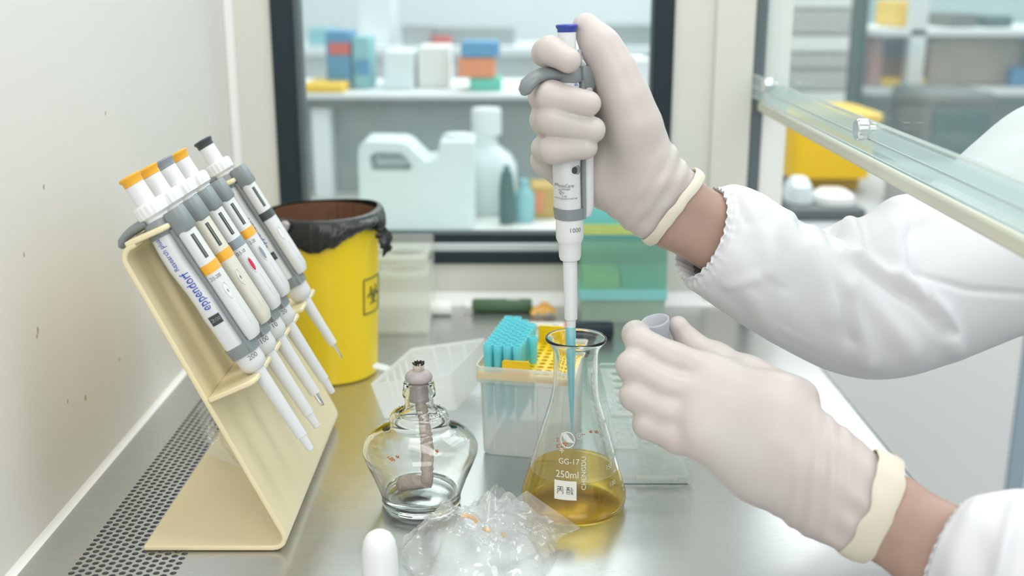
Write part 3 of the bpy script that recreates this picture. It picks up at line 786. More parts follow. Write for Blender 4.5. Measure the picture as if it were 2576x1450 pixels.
    if p.get('logo'):
        lc, l2 = p['logo'], p['logo2']
        g = MB(); q = lambda x, y: hf(1.52+y/.0105, Z(lc)+x)
        lettering(g, 'eppendorf', .0076, q)
        part('maker_lettering', g, M['logo_blue'], t, w=False)
        g = MB(); q = lambda x, y: hf(1.72+y/.0105, Z(l2)+x)
        lettering(g, 'Research plus', .0047, q)
        part('model_lettering', g, M['logo_blue'], t, w=False)
        sd = p['disp']
        dp = part('volume_display', patch(hf, 1.05, 1.78, Z(sd+.0038), Z(sd-.0038)), M['display_dark'], t, w=False)
        g = MB(); q = lambda x, y: hf(1.42-x/.0105, Z(sd)+y, .0006)
        lettering(g, p.get('disp_text', '200'), .0040, q)
        part('display_digits', g, M['display_silver'], t, w=False)
    # lower cone
    part('lower_cone', MB().lathe([(q_r, Z(q_s)) for q_s, q_r in p['cone'][::-1]], (ax,0,0), 44), bright, t, w=False)
    part('shaft', MB().lathe([(q_r, Z(q_s)) for q_s, q_r in p['shaft'][::-1]], (ax,0,0), 36), bright, t, w=False)
    if p.get('nose'):
        part('nose_cone', MB().lathe([(q_r, Z(q_s)) for q_s, q_r in p['nose'][::-1]], (ax,0,0), 32), M[p['nose_mat']], t, w=False)
    if p.get('size_text'):
        g = MB(); s_t, r_t, ph = p['size_at']
        q = lambda x, y: Vector((ax+(r_t+.0002)*math.cos(ph-x/r_t), -(r_t+.0002)*math.sin(ph-x/r_t), Z(s_t)+y))
        lettering(g, p['size_text'], p.get('size_h', .0052), q)
        part('volume_number', g, M['ink_grey'], t, w=False)
    return t

base = dict(origin=.169, button=.007, plunger_r=.0071, ring=(.0225, .033, .0118), collar0=.0365, collar1=.0490, body1=.146, band1=.155, band=(.082, .0895),
            oval=.106, logo=.0955, logo2=.0625, disp=.1205, cone=[(.154,.0101),(.1635,.0101),(.167,.0093),(.1695,.0072),(.1697,.005)])
ROT = (0, math.radians(-29.7), 0)
def shaft(end, r0=.0055, r1=.0043): return [(.166, r0+.0004), (.172, r0), (end-.02, r1+.0003), (end, r1)]
LAB = 'light grey pipette '
specs = [
    ('orange', 'pip_white', shaft(.2315), [(.2305,.0036),(.2440,.0027),(.2445,.002)], 'pip_white', '200', '20-200', 'pip_bright', True, 'light grey pipette with an orange cap, first in the stand, reading 200 near its foot', 0),
    ('orange', 'pip_aged', shaft(.2285), [(.228,.0036),(.241,.0027),(.2415,.002)], 'pip_white', '100', '', 'pip_aged', True, 'yellowed pipette with an orange cap, second in the stand', 1),
    ('mid_grey', 'pip_white', shaft(.2255), [(.225,.0024),(.230,.0022),(.237,.0016),(.2375,.0012)], 'chrome', '10', '0.5-10', 'red_oval', False, 'pipette with a grey cap and a red oval key, third in the stand', 2),
    ('orange', 'pip_white', shaft(.2275), [(.227,.0036),(.241,.0027),(.2415,.002)], 'pip_white', '20', '2-20', 'mid_grey', False, 'pipette with an orange cap and a grey oval key, fourth in the stand', 3),
    ('dark_grey', 'pip_white', shaft(.2195, .0052, .0040), [(.219,.0016),(.226,.0013),(.235,.0008),(.2355,.0004)], 'chrome', '', '', 'pip_bright', False, 'pipette with a black cap standing apart behind an empty slot of the stand', 5)]
for (colr, bod, shf, nose, nm, st_, rt, oc, oh, lab, slot) in specs:
    p = dict(base); p.update(colour=colr, body=bod, bright='pip_white', squeeze=.975, hook_up=.0072, shaft=shf, nose=nose, nose_mat=nm, size_text=st_, size_at=(.1585, .0101, .95), range_text=rt, oval_col=oc, oval_hole=oh,
                             disp_text={'200': '200', '100': '100'}.get(st_, '0.1'))
    t = pipette('pipette', lab, 'pipettes in the cream stand', p)
    t.location = (-.1892, SLOTS[slot], .1384); t.rotation_euler = ROT

# the pipette in the hand
PY = .837
def Zp(py, y=PY): return P(1437, py, y).z
zt = Zp(61); zb_ = Zp(818)
xb = P(1436.5, 815, PY).x; xt = P(1425.5, 62, PY).x
S_ = lambda py: zt-Zp(py)
hp = dict(origin=S_(818), k=.98, hook=1.12, hook_up=.001, droop=1.0, hook_flat=.60, button=S_(80), plunger_r=.0067, collar0=S_(168), collar1=S_(205), body1=S_(522), band1=S_(549), housing1=S_(545), colour='blue_button', body='pip_white', bright='pip_bright',
          cone=[(S_(548),.0106),(S_(598),.0106),(S_(610),.0091),(S_(612),.0087),(S_(644),.0086),(S_(653),.0076),(S_(656),.0058)],
          shaft=[(S_(650),.0057),(S_(660),.0055),(S_(795),.0051),(S_(803),.0049),(S_(804.5),.004)], nose=[(S_(803),.0038),(S_(850),.0035)], nose_mat='pip_bright',
          size_text='1000', size_at=(S_(574), .0106, 1.56+.47-.35), size_h=.0050)
PIP = pipette('pipette', 'light grey pipette with a blue cap gripped in the raised gloved hand', None, hp)
PIP.location = (xb, PY, Zp(818))
tilt = math.atan2(xt-xb, zt-zb_)
YAW = math.radians(28)
PIP.rotation_euler = (Matrix.Rotation(tilt, 4, 'Y') @ Matrix.Rotation(YAW, 4, 'Z')).to_euler()
O = hp['origin']
ZL = lambda s: O-s
hf = on_ellipse(-.0022*.98, .0090*.98, .0119*.98, .0003, 2.8)
def faces_cam(deg): return math.radians(deg)
# printing on the handle: it faces the lens at about 57 degrees round the handle
g = MB(); q = lambda x, y: hf(2.42-x/.0098, ZL(S_(461))+y)
lettering(g, 'PhysioCare', .0036, q)
q2 = lambda x, y: hf(2.28-x/.0098, ZL(S_(468.5))+y)
lettering(g, 'concept', .0026, q2)
q3 = lambda x, y: hf(2.42-x/.0098, ZL(S_(487))+y)
lettering(g, 'LS FM', .0020, q3)
q4 = lambda x, y: hf(2.34-x/.0098, ZL(S_(492.5))+y)
lettering(g, 'www.eppendorf.com/qr', .0019, q4)
for pts in ([(-4,.6),(-3,1.1),(-2,1.0),(-1,.1),(.4,-.4)], [(-4.2,.4),(-3.6,-.6),(-3,-1.4),(-1.6,-1.5)], [(-4,0),(-3.2,-.6),(-2.6,-.9)], [(-4.8,2.4),(-4.4,1.6)], [(-4.1,2.8),(-3.9,2.0)], [(-3.2,2.7),(-3.3,2.0)], [(-2.5,2.4),(-2.8,1.8)]):
    g.tube([hf(2.48-(x*.001)/.0098, ZL(S_(478))+y*.0009, .0003) for x, y in pts], .00017, 5)
part('handle_print', g, M['ink_grey'], PIP, w=False)
dc = ZL(S_(423))
part('volume_display', patch(hf, .98, 1.72, dc-.0034, dc+.0034, 10, 10, True), M['display_silver'], PIP, w=False)
part('display_shade', patch(lambda a, z: hf(a, z, .0006), 1.42, 1.70, dc-.0026, dc+.0026, 8, 8, True), M['display_dark'], PIP, w=False)
g = MB(); q = lambda x, y: hf(1.62+y/.0105, ZL(S_(290))+x)
lettering(g, 'eppendorf', .0076, q); q = lambda x, y: hf(1.45+y/.0105, ZL(S_(232))+x); lettering(g, 'Research plus', .0044, q)
part('maker_lettering', g, M['logo_blue'], PIP, w=False)
# ejector stem beside the plunger
part('ejector_stem', MB().lathe([(.0016, ZL(S_(175))), (.0016, ZL(S_(128))), (.0008, ZL(S_(125)))], (.0095, -.002, 0), 16), M['cap_clear'], PIP, w=False, label='clear plastic stem')

# ------------------------------------------------------------------ blue tips
def tip_mesh(L=.0745, r=.0044):
    o = [(.0005,0),(.0012,.010),(.0022,.030),(.0033,L*.62),(.00345,L*.66),(.0036,L*.67),(.0041,L*.90),(.0043,L*.905),(r,L*.985),(r,L)]
    i = [(r-.0007,L),(.0034,L*.90),(.0028,L*.66),(.0016,.030),(.0006,.012),(.0002,.001)]
    return MB().shell(o, i, n=24)
zt_ = Zp(1088); ztop_ = Zp(822)
ttip = tip_mesh(ztop_-zt_, .0041)
Rt = Matrix.Rotation(tilt, 4, 'Y')
tb = MB().add([Rt @ Vector(p)+Vector((xb-.0004, PY, zt_))-Rt @ Vector((0,0,0)) - Vector((math.tan(tilt)*(Zp(818)-zt_), 0, 0)) for p in ttip.v], ttip.f)
o_ = solo('pipette_tip', tb, M['tip_pale'], 'blue tip fitted on the held pipette, reaching down inside the flask', 'tip', loc=(xb, PY, zt_))

# ------------------------------------------------------------------ yellow bin with a black bag
BC = Vector((P(822, 745, 1.168).x, 1.168, 0))
BR0, BR1, BH = .0525, .0590, .1775
bn = thing('waste_bin', 'round yellow waste bin standing behind the pipettes', 'bin', BC)
part('bin_body', MB().shell([(BR0-.003,0),(BR0,.002),(BR1,BH-.004),(BR1+.0015,BH-.003),(BR1+.0015,BH)], [(BR1-.0015,BH),(BR0-.002,.004),(.001,.004)], BC, 72), M['bin_yellow'], bn)
def bcyl(ang, z, off=.0004):
    r = BR0+(BR1-BR0)*z/BH+off
    return BC+Vector((r*math.cos(ang), r*math.sin(ang), z))
am = math.radians(-19)
mk = MB()
def bm_line(pts, r=.0009): mk.tube([bcyl(am+x/.055, .093+z, .0002) for x, z in pts], r, 6)
bm_line([(-.017,-.019),(-.017,.019)]); bm_line([(.017,-.019),(.017,.019)])
bm_line([(-.017+.034*i/8,.019) for i in range(9)]); bm_line([(-.017+.034*i/8,-.019) for i in range(9)])
for q in (90, 210, 330):
    cx_, cz_ = .0062*math.cos(math.radians(q)), .0062*math.sin(math.radians(q))
    bm_line([(cx_+.0058*math.cos(math.radians(q+50+i*26)), cz_+.0058*math.sin(math.radians(q+50+i*26))) for i in range(11)], .0011)
bm_line([(.005*math.cos(i*PI/8), .005*math.sin(i*PI/8)) for i in range(17)], .0007)
part('hazard_mark', mk, M['bin_mark'], bn, label='dark biohazard mark in a square')
# bag: inner sleeve, folded over the rim, its loose hem lower at the front right and knotted there
bag = thing('bin_bag', 'black bag folded over the rim of the yellow bin', 'bag', BC+Vector((0,0,BH-.03)))
def rip(a, s): return noise.noise(Vector((math.cos(a)*5*s, math.sin(a)*5*s, s*3.1)))
def inner(i, j):
    a = 2*PI*j; z = .02+(BH-.013)*i+.0
    r = BR0+(BR1-BR0)*z/BH-.0026-.0016*abs(rip(a, 3))*1.6
    return BC+Vector((r*math.cos(a), r*math.sin(a), min(z, BH+.0022)))
part('bag_lining', MB().grid(inner, 14, 120, True), M['bag_brown_lit'], bag, label='inside of the black bag, light showing through it painted as reddish brown')
def outer(i, j):
    a = 2*PI*j
    ad = math.degrees(a) % 360
    near = math.exp(-((((ad-318+180) % 360)-180)/30.0)**2)
    hem = .0255+.004*rip(a, 1.2)-.010*near+.004*math.sin(a*3)
    if i < .18:
        t = i/.18; rr = BR1-.001+.0052*math.sin(t*PI/2); z = BH+.0024*math.cos(t*PI/2)+.0016
    else:
        t = (i-.18)/.82; rr = BR1+.0042+.0020*math.sin(t*PI)+.0026*abs(rip(a+t*.5, 2.5))*(.4+t)+.0012*abs(rip(a*2, 5))+.0045*near*math.sin(t*PI); z = BH+.001-hem*t
    lift = .0045*math.exp(-((((ad-20+180) % 360)-180)/45.0)**2)
    return BC+Vector((rr*math.cos(a), rr*math.sin(a), z+lift*(1-.6*i)))
part('bag_skirt', MB().grid(outer, 26, 200, True), M['bag_black'], bag)
kt = MB()
ak = math.radians(-22)
k0 = BC+Vector(((BR1+.0098)*math.cos(ak), (BR1+.0098)*math.sin(ak), BH-.014))
def knot(i, j):
    t = i; a = 2*PI*j
    p = k0+Vector((.010*t+.003*math.sin(t*5), -.006*t, -.004-.014*t))
    r = (.0062-.002*t+.0035*math.sin(t*7)**2*(t))*(1+.35*math.sin(3*a+t*9))
    return p+Vector((r*math.cos(a)*.8, r*math.sin(a)*.6, r*math.sin(a+.6)))
kt.grid(knot, 18, 24, True)
part('bag_knot', kt, M['bag_black'], bag)
kp = P(716, 570, 1.106)
kn = MB().lathe([(.0006,-.006),(.004,-.004),(.0052,0),(.0042,.004),(.0008,.006)], kp, 20, Matrix.Rotation(.4, 4, 'Y'))
part('tied_end', kn, M['porcelain'], bag, label='small pinkish tied end')

# ------------------------------------------------------------------ alcohol lamp
LC = Vector((P(1061, 1200, .838).x-.0006, .838, .0005))
def zl(py): return .41-.838*(SN-((725-py)/FPX)*CS)/(CS+((725-py)/FPX)*SN)
lp = thing('alcohol_lamp', 'round clear glass alcohol lamp with a cloth wick, almost empty', 'lamp', LC)
outer_ = [(.0285,.0),(.0315,.0012),(.0325,.004),(.0322,.0075),(.0335,.013),(.0382,.026),(.0440,.040),(.0465,.0475),(.0467,.0515),(.0448,.0565),(.0395,.0620),(.0310,.0665),(.0262,.0690),(.0240,.0705),(.0236,.0730),(.0243,.0755),(.0240,.0785),(.0222,.0808),(.0185,.0822),(.0142,.0832),(.0122,.0850),(.0116,.0890),(.0115,.0945),(.0117,.0952),(.0131,.0958),(.0133,.0968),(.0131,.1000),(.0124,.1040),(.0121,.1072),(.0114,.1080)]
inner_ = [(.0098,.1078),(.0097,.1000),(.0094,.0900),(.0100,.0850),(.0125,.0815),(.0190,.0795),(.0215,.0770),(.0214,.0725),(.0225,.0685),(.0300,.0640),(.0388,.0590),(.0425,.0545),(.0440,.0505),(.0437,.0470),(.0412,.0400),(.0355,.0270),(.0312,.0150),(.0295,.0090),(.0268,.0048),(.0010,.0032)]
KZ = .985
part('glass_body', MB().shell([(r, z*KZ) for r, z in outer_], [(r, z*KZ) for r, z in inner_], LC, 96), M['lamp_glass'], lp, angle=60)
part('spirit', MB().lathe([(.001,.0028),(.0272,.0046),(.0299,.0092),(.0309,.0122),(.0300,.0126)], LC, 64), M['liquid_clear'], lp)
part('wick_holder', MB().lathe([(.0070,.0905),(.0078,.0905),(.0080,.1060),(.0086,.1068),(.0104,.1075),(.0110,.1092),(.0103,.1122),(.0080,.1145),(.0050,.1156),(.0035,.1157)], LC, 48), M['porcelain'], lp)
wp = [(0,0,.1212),(0,0,.1200),(.0002,0,.1120),(0,0,.0980),(.0010,-.001,.088),(.0028,-.002,.079),(.0044,-.004,.069),(.0055,-.006,.058),(.0062,-.007,.047),(.0058,-.008,.036),(.0060,-.010,.027),(.0040,-.008,.0215)]
wr = []
import random as _r
rnd = _r.Random(4)
wk = MB()
fine = []
for i in range(len(wp)-1):
    for q in range(5): fine.append(Vector(wp[i]).lerp(Vector(wp[i+1]), q/5))
fine.append(Vector(wp[-1]))
wr = [.0040+.0011*min(1, max(0, (.10-q.z)/.05))+rnd.uniform(-.0005, .0006) for q in fine]
wk.tube([q+LC for q in fine], wr, 14)
wk.tube([LC+Vector(q) for q in ((.004,-.008,.0225),(-.004,-.006,.0215),(-.012,-.003,.020),(-.0155,0,.0165),(-.013,.006,.0135),(-.004,.010,.0125),(.008,.008,.0125))], [.0045,.0056,.0060,.0056,.005,.0046,.004], 14)
part('wick', wk, M['wick'], lp)
so = MB()
for i in range(70):
    a = rnd.uniform(0, 2*PI); rr = rnd.uniform(0, .0042); h = rnd.uniform(.0008, .0026)
    b0 = LC+Vector((rr*math.cos(a), rr*math.sin(a), .1205))
    so.tube([b0, b0+Vector((rnd.uniform(-.0006,.0006)+rr*.1*math.cos(a), rnd.uniform(-.0006,.0006), h))], [.00055,.0004], 5)
part('charred_end', so, M['soot'], lp, label='black charred wick end')
sp = MB()
for i in range(60):
    a = rnd.uniform(0, 2*PI); rr = rnd.uniform(.0135, .0205); c = LC+Vector((rr*math.cos(a), rr*math.sin(a), (.0832-(rr-.0142)*.24)*KZ+.0003)); s_ = rnd.uniform(.00015, .00045)
    sp.box(c-Vector((s_,s_,s_*.4)), c+Vector((s_,s_,s_*.4)))
part('soot_specks', sp, M['soot'], lp, smooth=False, label='black soot specks on the shoulder', kind='stuff')
def on_lamp(a, z):
    zz = z/KZ
    for (r0, z0), (r1, z1) in zip(outer_, outer_[1:]):
        if z0 <= zz <= z1: r = r0+(r1-r0)*(zz-z0)/(z1-z0+1e-9); return LC+Vector(((r+.0003)*math.cos(a), (r+.0003)*math.sin(a), z))
    return LC+Vector((.03*math.cos(a), .03*math.sin(a), z))
rs = MB()
for (a_, z_, l_) in ((-2.05, .0570, .12), (-2.0, .0563, .10), (-1.15, .0615, .05), (-1.92, .0585, .07)):
    rs.tube([on_lamp(a_+l_*(i/6-.5), z_+.0008*math.sin(i*1.7)) for i in range(7)], .0004, 6)
part('rust_stain', rs, M['rust'], lp, label='thin rusty stains', kind='stuff')

# ------------------------------------------------------------------ flask
FC = Vector((.0505, .837, .0005))
fl = thing('conical_flask', 'conical glass flask holding golden liquid, with a paper sticker', 'flask', FC)
fo = [(.034,0),(.0395,.0010),(.0420,.0040),(.0427,.0085),(.0425,.0130),(.0395,.0230),(.0340,.0420),(.0283,.0620),(.0240,.0770),(.0206,.0885),(.0188,.0965),(.0181,.1030),(.0178,.1120),(.0177,.1270),(.0180,.1320),(.0196,.1360),(.0222,.1392),(.0240,.1412),(.0244,.1426),(.0238,.1437)]
fi = [(.0226,.1436),(.0220,.1424),(.0200,.1398),(.0178,.1368),(.0162,.1330),(.0157,.1270),(.0158,.1120),(.0162,.1030),(.0170,.0962),(.0188,.0880),(.0222,.0765),(.0265,.0615),(.0322,.0415),(.0377,.0225),(.0406,.0128),(.0408,.0085),(.0400,.0048),(.0375,.0026),(.001,.0030)]
part('glass_body', MB().shell(fo, fi, FC, 128), M['flask_glass'], fl, angle=70)
LQ = .0330
def rin(z):
    pts = sorted([(zz, rr) for rr, zz in fi if zz > .004])
    for (z0, r0), (z1, r1) in zip(pts, pts[1:]):
        if z0 <= z <= z1: return r0+(r1-r0)*(z-z0)/(z1-z0)
    return .03
def rout(z):
    for (r0, z0), (r1, z1) in zip(fo, fo[1:]):
        if z0 <= z <= z1: return r0+(r1-r0)*(z-z0)/(z1-z0+1e-9)
    return .02
OV = .0004
lq = [(.001,.0026),(.0376,.0023),(.0403,.0045),(.0412,.0085),(.0410,.0128)]
lq = [(r, z) for r, z in lq]+[(rin(z)+OV, z) for z in (.018,.0225,.028,LQ-.0006)]+[(rin(LQ)+OV, LQ+.0008),(rin(LQ)-.0012, LQ),(rin(LQ)-.004, LQ-.0002)]
part('golden_liquid', MB().lathe(lq, FC, 128), M['liquid_gold'], fl, angle=70, label='golden liquid')
def on_flask(x, z, off=.0003, a0=-PI/2):
    """x: arc length round the wall from the side facing the camera, z: height"""
    r = rout(z)+off
    a = a0+x/max(r, .01)
    return FC+Vector((r*math.cos(a), r*math.sin(a), z))
et = MB()
fx = lambda px: (px-1452)*.000308
def fz(py):
    # height on the front wall seen at row py
    z = .03
    for _ in range(12):
        z = P(1452, py, .837-rout(min(max(z, .001), .14))).z
    return z
def fl_text(s_, size, px, py, align='CENTER', vert=False):
    x0 = fx(px); z0 = fz(py)
    if vert: lettering(et, s_, size, lambda x, y: on_flask(x0-y, z0+x), align)
    else: lettering(et, s_, size, lambda x, y: on_flask(x0+x, z0+y), align)
fl_text('250ml', .0075, 1428, 1198); fl_text('GG-17', .0060, 1432, 1165)
fl_text('CHENGDU', .0052, 1471, 1236, 'LEFT', True)
def strokes(mb, lines, cx_, cz_, s_, r_, off=.0004):
    for ln_ in lines: mb.tube([on_flask(cx_+x*s_, cz_+z*s_, off) for x, z in ln_], r_, 5)
strokes(et, [[(-.3,.9),(-.6,.4)],[(-.5,.45),(.6,.45)],[(-.8,-.05),(.8,-.05)],[(0,.9),(0,-.9)]], fx(1414), fz(1138), .0024, .00028)
et.tube([on_flask(fx(1459)+.0020*math.cos(t), fz(1099)+.0022*math.sin(t)) for t in [2*PI*i/20 for i in range(20)]], .00022, 5, closed=True)
fl_text('R', .0030, 1459, 1099); fl_text('100', .0052, 1561, 1237); fl_text('150', .0052, 1550, 1193); fl_text('200', .0050, 1530, 1120)
lc_x, lc_z = fx(1429), fz(1110)
et.tube([on_flask(lc_x+.0055*math.cos(t), lc_z+.0058*math.sin(t)) for t in [2*PI*i/32 for i in range(32)]], .0005, 6, closed=True)
def tri(a, b, c):
    et.grid(lambda i, j: on_flask(lc_x+((a[0]*(1-i)+b[0]*i)*(1-j)+c[0]*j)*.0058, lc_z+((a[1]*(1-i)+b[1]*i)*(1-j)+c[1]*j)*.0060, .0004), 6, 6)
tri((-.95,.75), (-.2,.95), (-.25,-.15)); tri((-.25,.95), (-.15,-.25), (.95,-.35))
for i, (px, py) in enumerate(((1535,1112),(1545,1150),(1556,1190),(1566,1225))):
    et.tube([on_flask(fx(px)+.001, fz(py)+.004), on_flask(fx(px)+.005, fz(py)+.004)], .0003, 5)
part('etched_print', et, M['etch_white'], fl, label='white printed letters and round mountain mark')
sk = part('sticker', MB().grid(lambda i, j: on_flask(fx(1394)+(fx(1452)-fx(1394))*i, fz(1261)+(fz(1213)-fz(1261))*j, .0005), 12, 8), M['paper'], fl, label='small white handwritten sticker')
g = MB()
sx, sz = fx(1423), fz(1237)
strokes(g, [[(-.8,.8),(.8,.85)],[(-.7,.3),(-.75,-.9)],[(-.7,.35),(.7,.35),(.75,-.85),(.5,-.7)],[(0,.8),(0,.3),(-.45,-.35)],[(0,.2),(.4,-.3)]], sx-.0040, sz, .0030, .00022, .0007)
strokes(g, [[(-.95,.8),(-.05,.82)],[(-.85,.4),(-.8,-.8),(-.15,-.8),(-.12,.4),(-.85,.4)],[(-.6,.8),(-.58,0)],[(-.36,.8),(-.36,.05)],[(-.8,-.35),(-.15,-.35)],[(.45,.9),(.2,.5),(.75,.52)],[(.35,.3),(.15,0)],[(.6,.3),(.85,.0)],[(.45,.1),(.15,-.3),(.75,-.25),(.2,-.9)],[(.35,-.4),(.85,-.9)]], sx+.0038, sz, .0031, .00018, .0007)
part('handwriting', g, M['ink_black'], sk)
rs = MB()
for (px, py, n_) in ((1413,1132,9),(1402,1128,6),(1424,1122,9),(1397,1114,4),(1508,1095,9),(1491,1091,4),(1470,1100,2),(1418,1118,5)):
    for i in range(n_):
        x0 = fx(px)+rnd.uniform(-.0016, .0016); z0 = fz(py)+rnd.uniform(-.0014, .0014); s_ = rnd.uniform(.0003, .0009)
        rs.grid(lambda i_, j_: on_flask(x0+s_*(i_-.5)*2*(1-.4*j_), z0+s_*(j_-.5)*1.6, .0003+.0004*math.sin(PI*i_)*math.sin(PI*j_)), 4, 4)
part('rust_stain', rs, M['rust'], fl, label='orange brown dried specks', kind='stuff')

# ------------------------------------------------------------------ yellow and blue tip box
TA = math.radians(12)
ta = Vector((math.cos(TA), -math.sin(TA), 0)); tb_ = Vector((math.sin(TA), math.cos(TA), 0))
TF = Vector((-.0322, .9345, .0006))
TW, TD = .0895, .101
TM = Matrix(((ta.x, tb_.x, 0, TF.x), (ta.y, tb_.y, 0, TF.y), (0, 0, 1, .0006), (0, 0, 0, 1)))
tx = thing('tip_box', 'frosted box with a yellow tray, half filled with blue tips', 'box', TF+ta*TW/2+tb_*TD/2)
def rrect(x0, y0, x1, y1, r, n=5):
    o = []
    for cx_, cyy, a0 in ((x1-r, y1-r, 0), (x0+r, y1-r, 90), (x0+r, y0+r, 180), (x1-r, y0+r, 270)):
        for i in range(n): a = math.radians(a0+90*i/(n-1)); o.append((cx_+r*math.cos(a), cyy+r*math.sin(a)))
    return o
def wall_box(rings, Mx, close_bottom=True):
    """rings of rounded rectangles (outline, z) joined in order"""
    b = MB(); n = len(rings[0][0]); vs = []
    for o, z in rings: vs += [Mx @ Vector((x, y, z)) for x, y in o]
    fs = [(i*n+k, i*n+(k+1) % n, (i+1)*n+(k+1) % n, (i+1)*n+k) for i in range(len(rings)-1) for k in range(n)]
    fs.append(tuple(range(n-1, -1, -1))); 
    if close_bottom: fs.append(tuple((len(rings)-1)*n+k for k in range(n)))
    return b.add(vs, fs)
ZT = .0735
R_ = lambda i, r: rrect(i, i, TW-i, TD-i, r)
part('box_body', wall_box([(R_(.0055,.006),.0),(R_(.0045,.006),.002),(R_(.0022,.007),ZT-.004),(R_(-.001,.008),ZT-.003),(R_(-.001,.008),ZT+.012),(R_(.0004,.007),ZT+.012),(R_(.0004,.007),ZT+.009)], TM, False), M['frosted_body'], tx)
rb = MB()
for fxx in (.18, .40, .62, .84):
    c = TM @ Vector((TW*fxx, .0028, 0)); rb.tube([c+Vector((0,0,.004))-tb_*.0004+tb_*.002, c+Vector((0,0,ZT-.006))-tb_*.0012], .0005, 6)
part('box_rib', rb, M['frosted'], tx)
NX, NY, PT = 9, 10, .0088
cells = []
ox, oy = (TW-NX*PT)/2, (TD-NY*.0095)/2
for i in range(NX):
    for j in range(NY): cells.append((ox+PT*(i+.5), oy+.0095*(j+.5), PT/2, .00475))
tr_ = MB().holed(cells, .0031, ZT+.0035, ZT+.0060, TM, 16)
for lo, hi in (((.0012,.0012,ZT),(TW-.0012,oy,ZT+.006)),((.0012,TD-oy,ZT),(TW-.0012,TD-.0012,ZT+.006)),((.0012,oy,ZT),(ox,TD-oy,ZT+.006)),((TW-ox,oy,ZT),(TW-.0012,TD-oy,ZT+.006))):
    tr_.box(lo, hi, TM)
part('tray', tr_, M['tray_yellow'], tx, smooth=False, label='yellow perforated tray')
for (cx_, y_, hh) in ((TW*.40, .0022, .0165), (TW*.57, TD-.0045, .0215)):
    tab = MB().prism(rrect(-.0125, -.002, .0125, hh, .0022), ta, (0,0,1), tb_, TM @ Vector((cx_, y_, ZT+.002)), .0016)
    part('grip_tab', tab, M['tray_yellow'], tx, bevel=.0004, label='yellow upright grip tab')
box_tip = tip_mesh(.0745, .0043)
tipme = mesh_of(box_tip, 'pipette_tip')
finish_done = False
rows = ['front', 'second', 'third', 'fourth', 'fifth', 'sixth', 'seventh', 'eighth', 'ninth', 'last']
cols_ = ['first', 'second', 'third', 'fourth', 'fifth']
proto = None
for j in range(NY):
    ncol = 4 if j not in (3, 4) else 5
    if j >= 8: ncol = 3
    for i in range(ncol):
        if (i, j) in ((4, 4), (2, 9)): continue
        lab = f'blue pipette tip in the {rows[j]} row of the yellow tray, {cols_[i]} from the left'
        c = TM @ Vector((ox+PT*(i+.5), oy+.0095*(j+.5), ZT+.031-.0745))
        if proto is None:
            proto = bpy.data.objects.new('pipette_tip', tipme); COL.objects.link(proto); finish(proto, M['tip_blue'], True, 0)
            o = proto
        else:
            o = proto.copy(); COL.objects.link(o)
        o.location = c; o['label'] = lab; o['category'] = 'tip'; o['group'] = 'blue tips standing in the yellow tray'

# frosted lid lying tilted behind, open side up
la = math.radians(-15); rl = math.radians(-12.5)
LO = PZ(952, 1060, 0)
LM = Matrix.Translation(LO+Vector((0, 0, .0008))) @ Matrix.Rotation(la, 4, 'Z') @ Matrix.Rotation(rl, 4, 'Y')
ld = thing('box_cover', 'frosted open lid lying tilted on the worktop between the bin and the blue tips', 'lid', LO+Vector((.04, .06, 0)))
LW, LD, LH = .085, .118, .037
Rr = lambda i, r, f=0: rrect(i, i, LW-i, LD-i, r)
part('lid_shell', wall_box([(Rr(.004,.003),0),(Rr(.0035,.003),.001),(Rr(.0,.003),LH),(Rr(.0014,.002),LH),(Rr(.0018,.002),LH-.003)], LM, False), M['frosted'], ld)
rb = MB()
for k in range(4):
    y = LD*(.25+.15*k); rb.box((.0052, y, .004), (.0060, y+.003, LH-.002), LM)
for k in range(3):
    x = LW*(.3+.2*k); rb.box((x, LD-.0062, .004), (x+.003, LD-.0050, LH-.002), LM)
part('lid_rib', rb, M['frosted'], ld, smooth=False)
lt = MB().prism(rrect(-.007, 0, .007, .016, .003), LM.to_3x3() @ Vector((0,1,0)), LM.to_3x3() @ Vector((-.92,0,.38)), LM.to_3x3() @ Vector((.38,0,.92)), LM @ Vector((0, LD*.42, LH-.001)), .0014)
part('latch', lt, M['frosted'], ld, bevel=.0004, label='small frosted latch tongue')

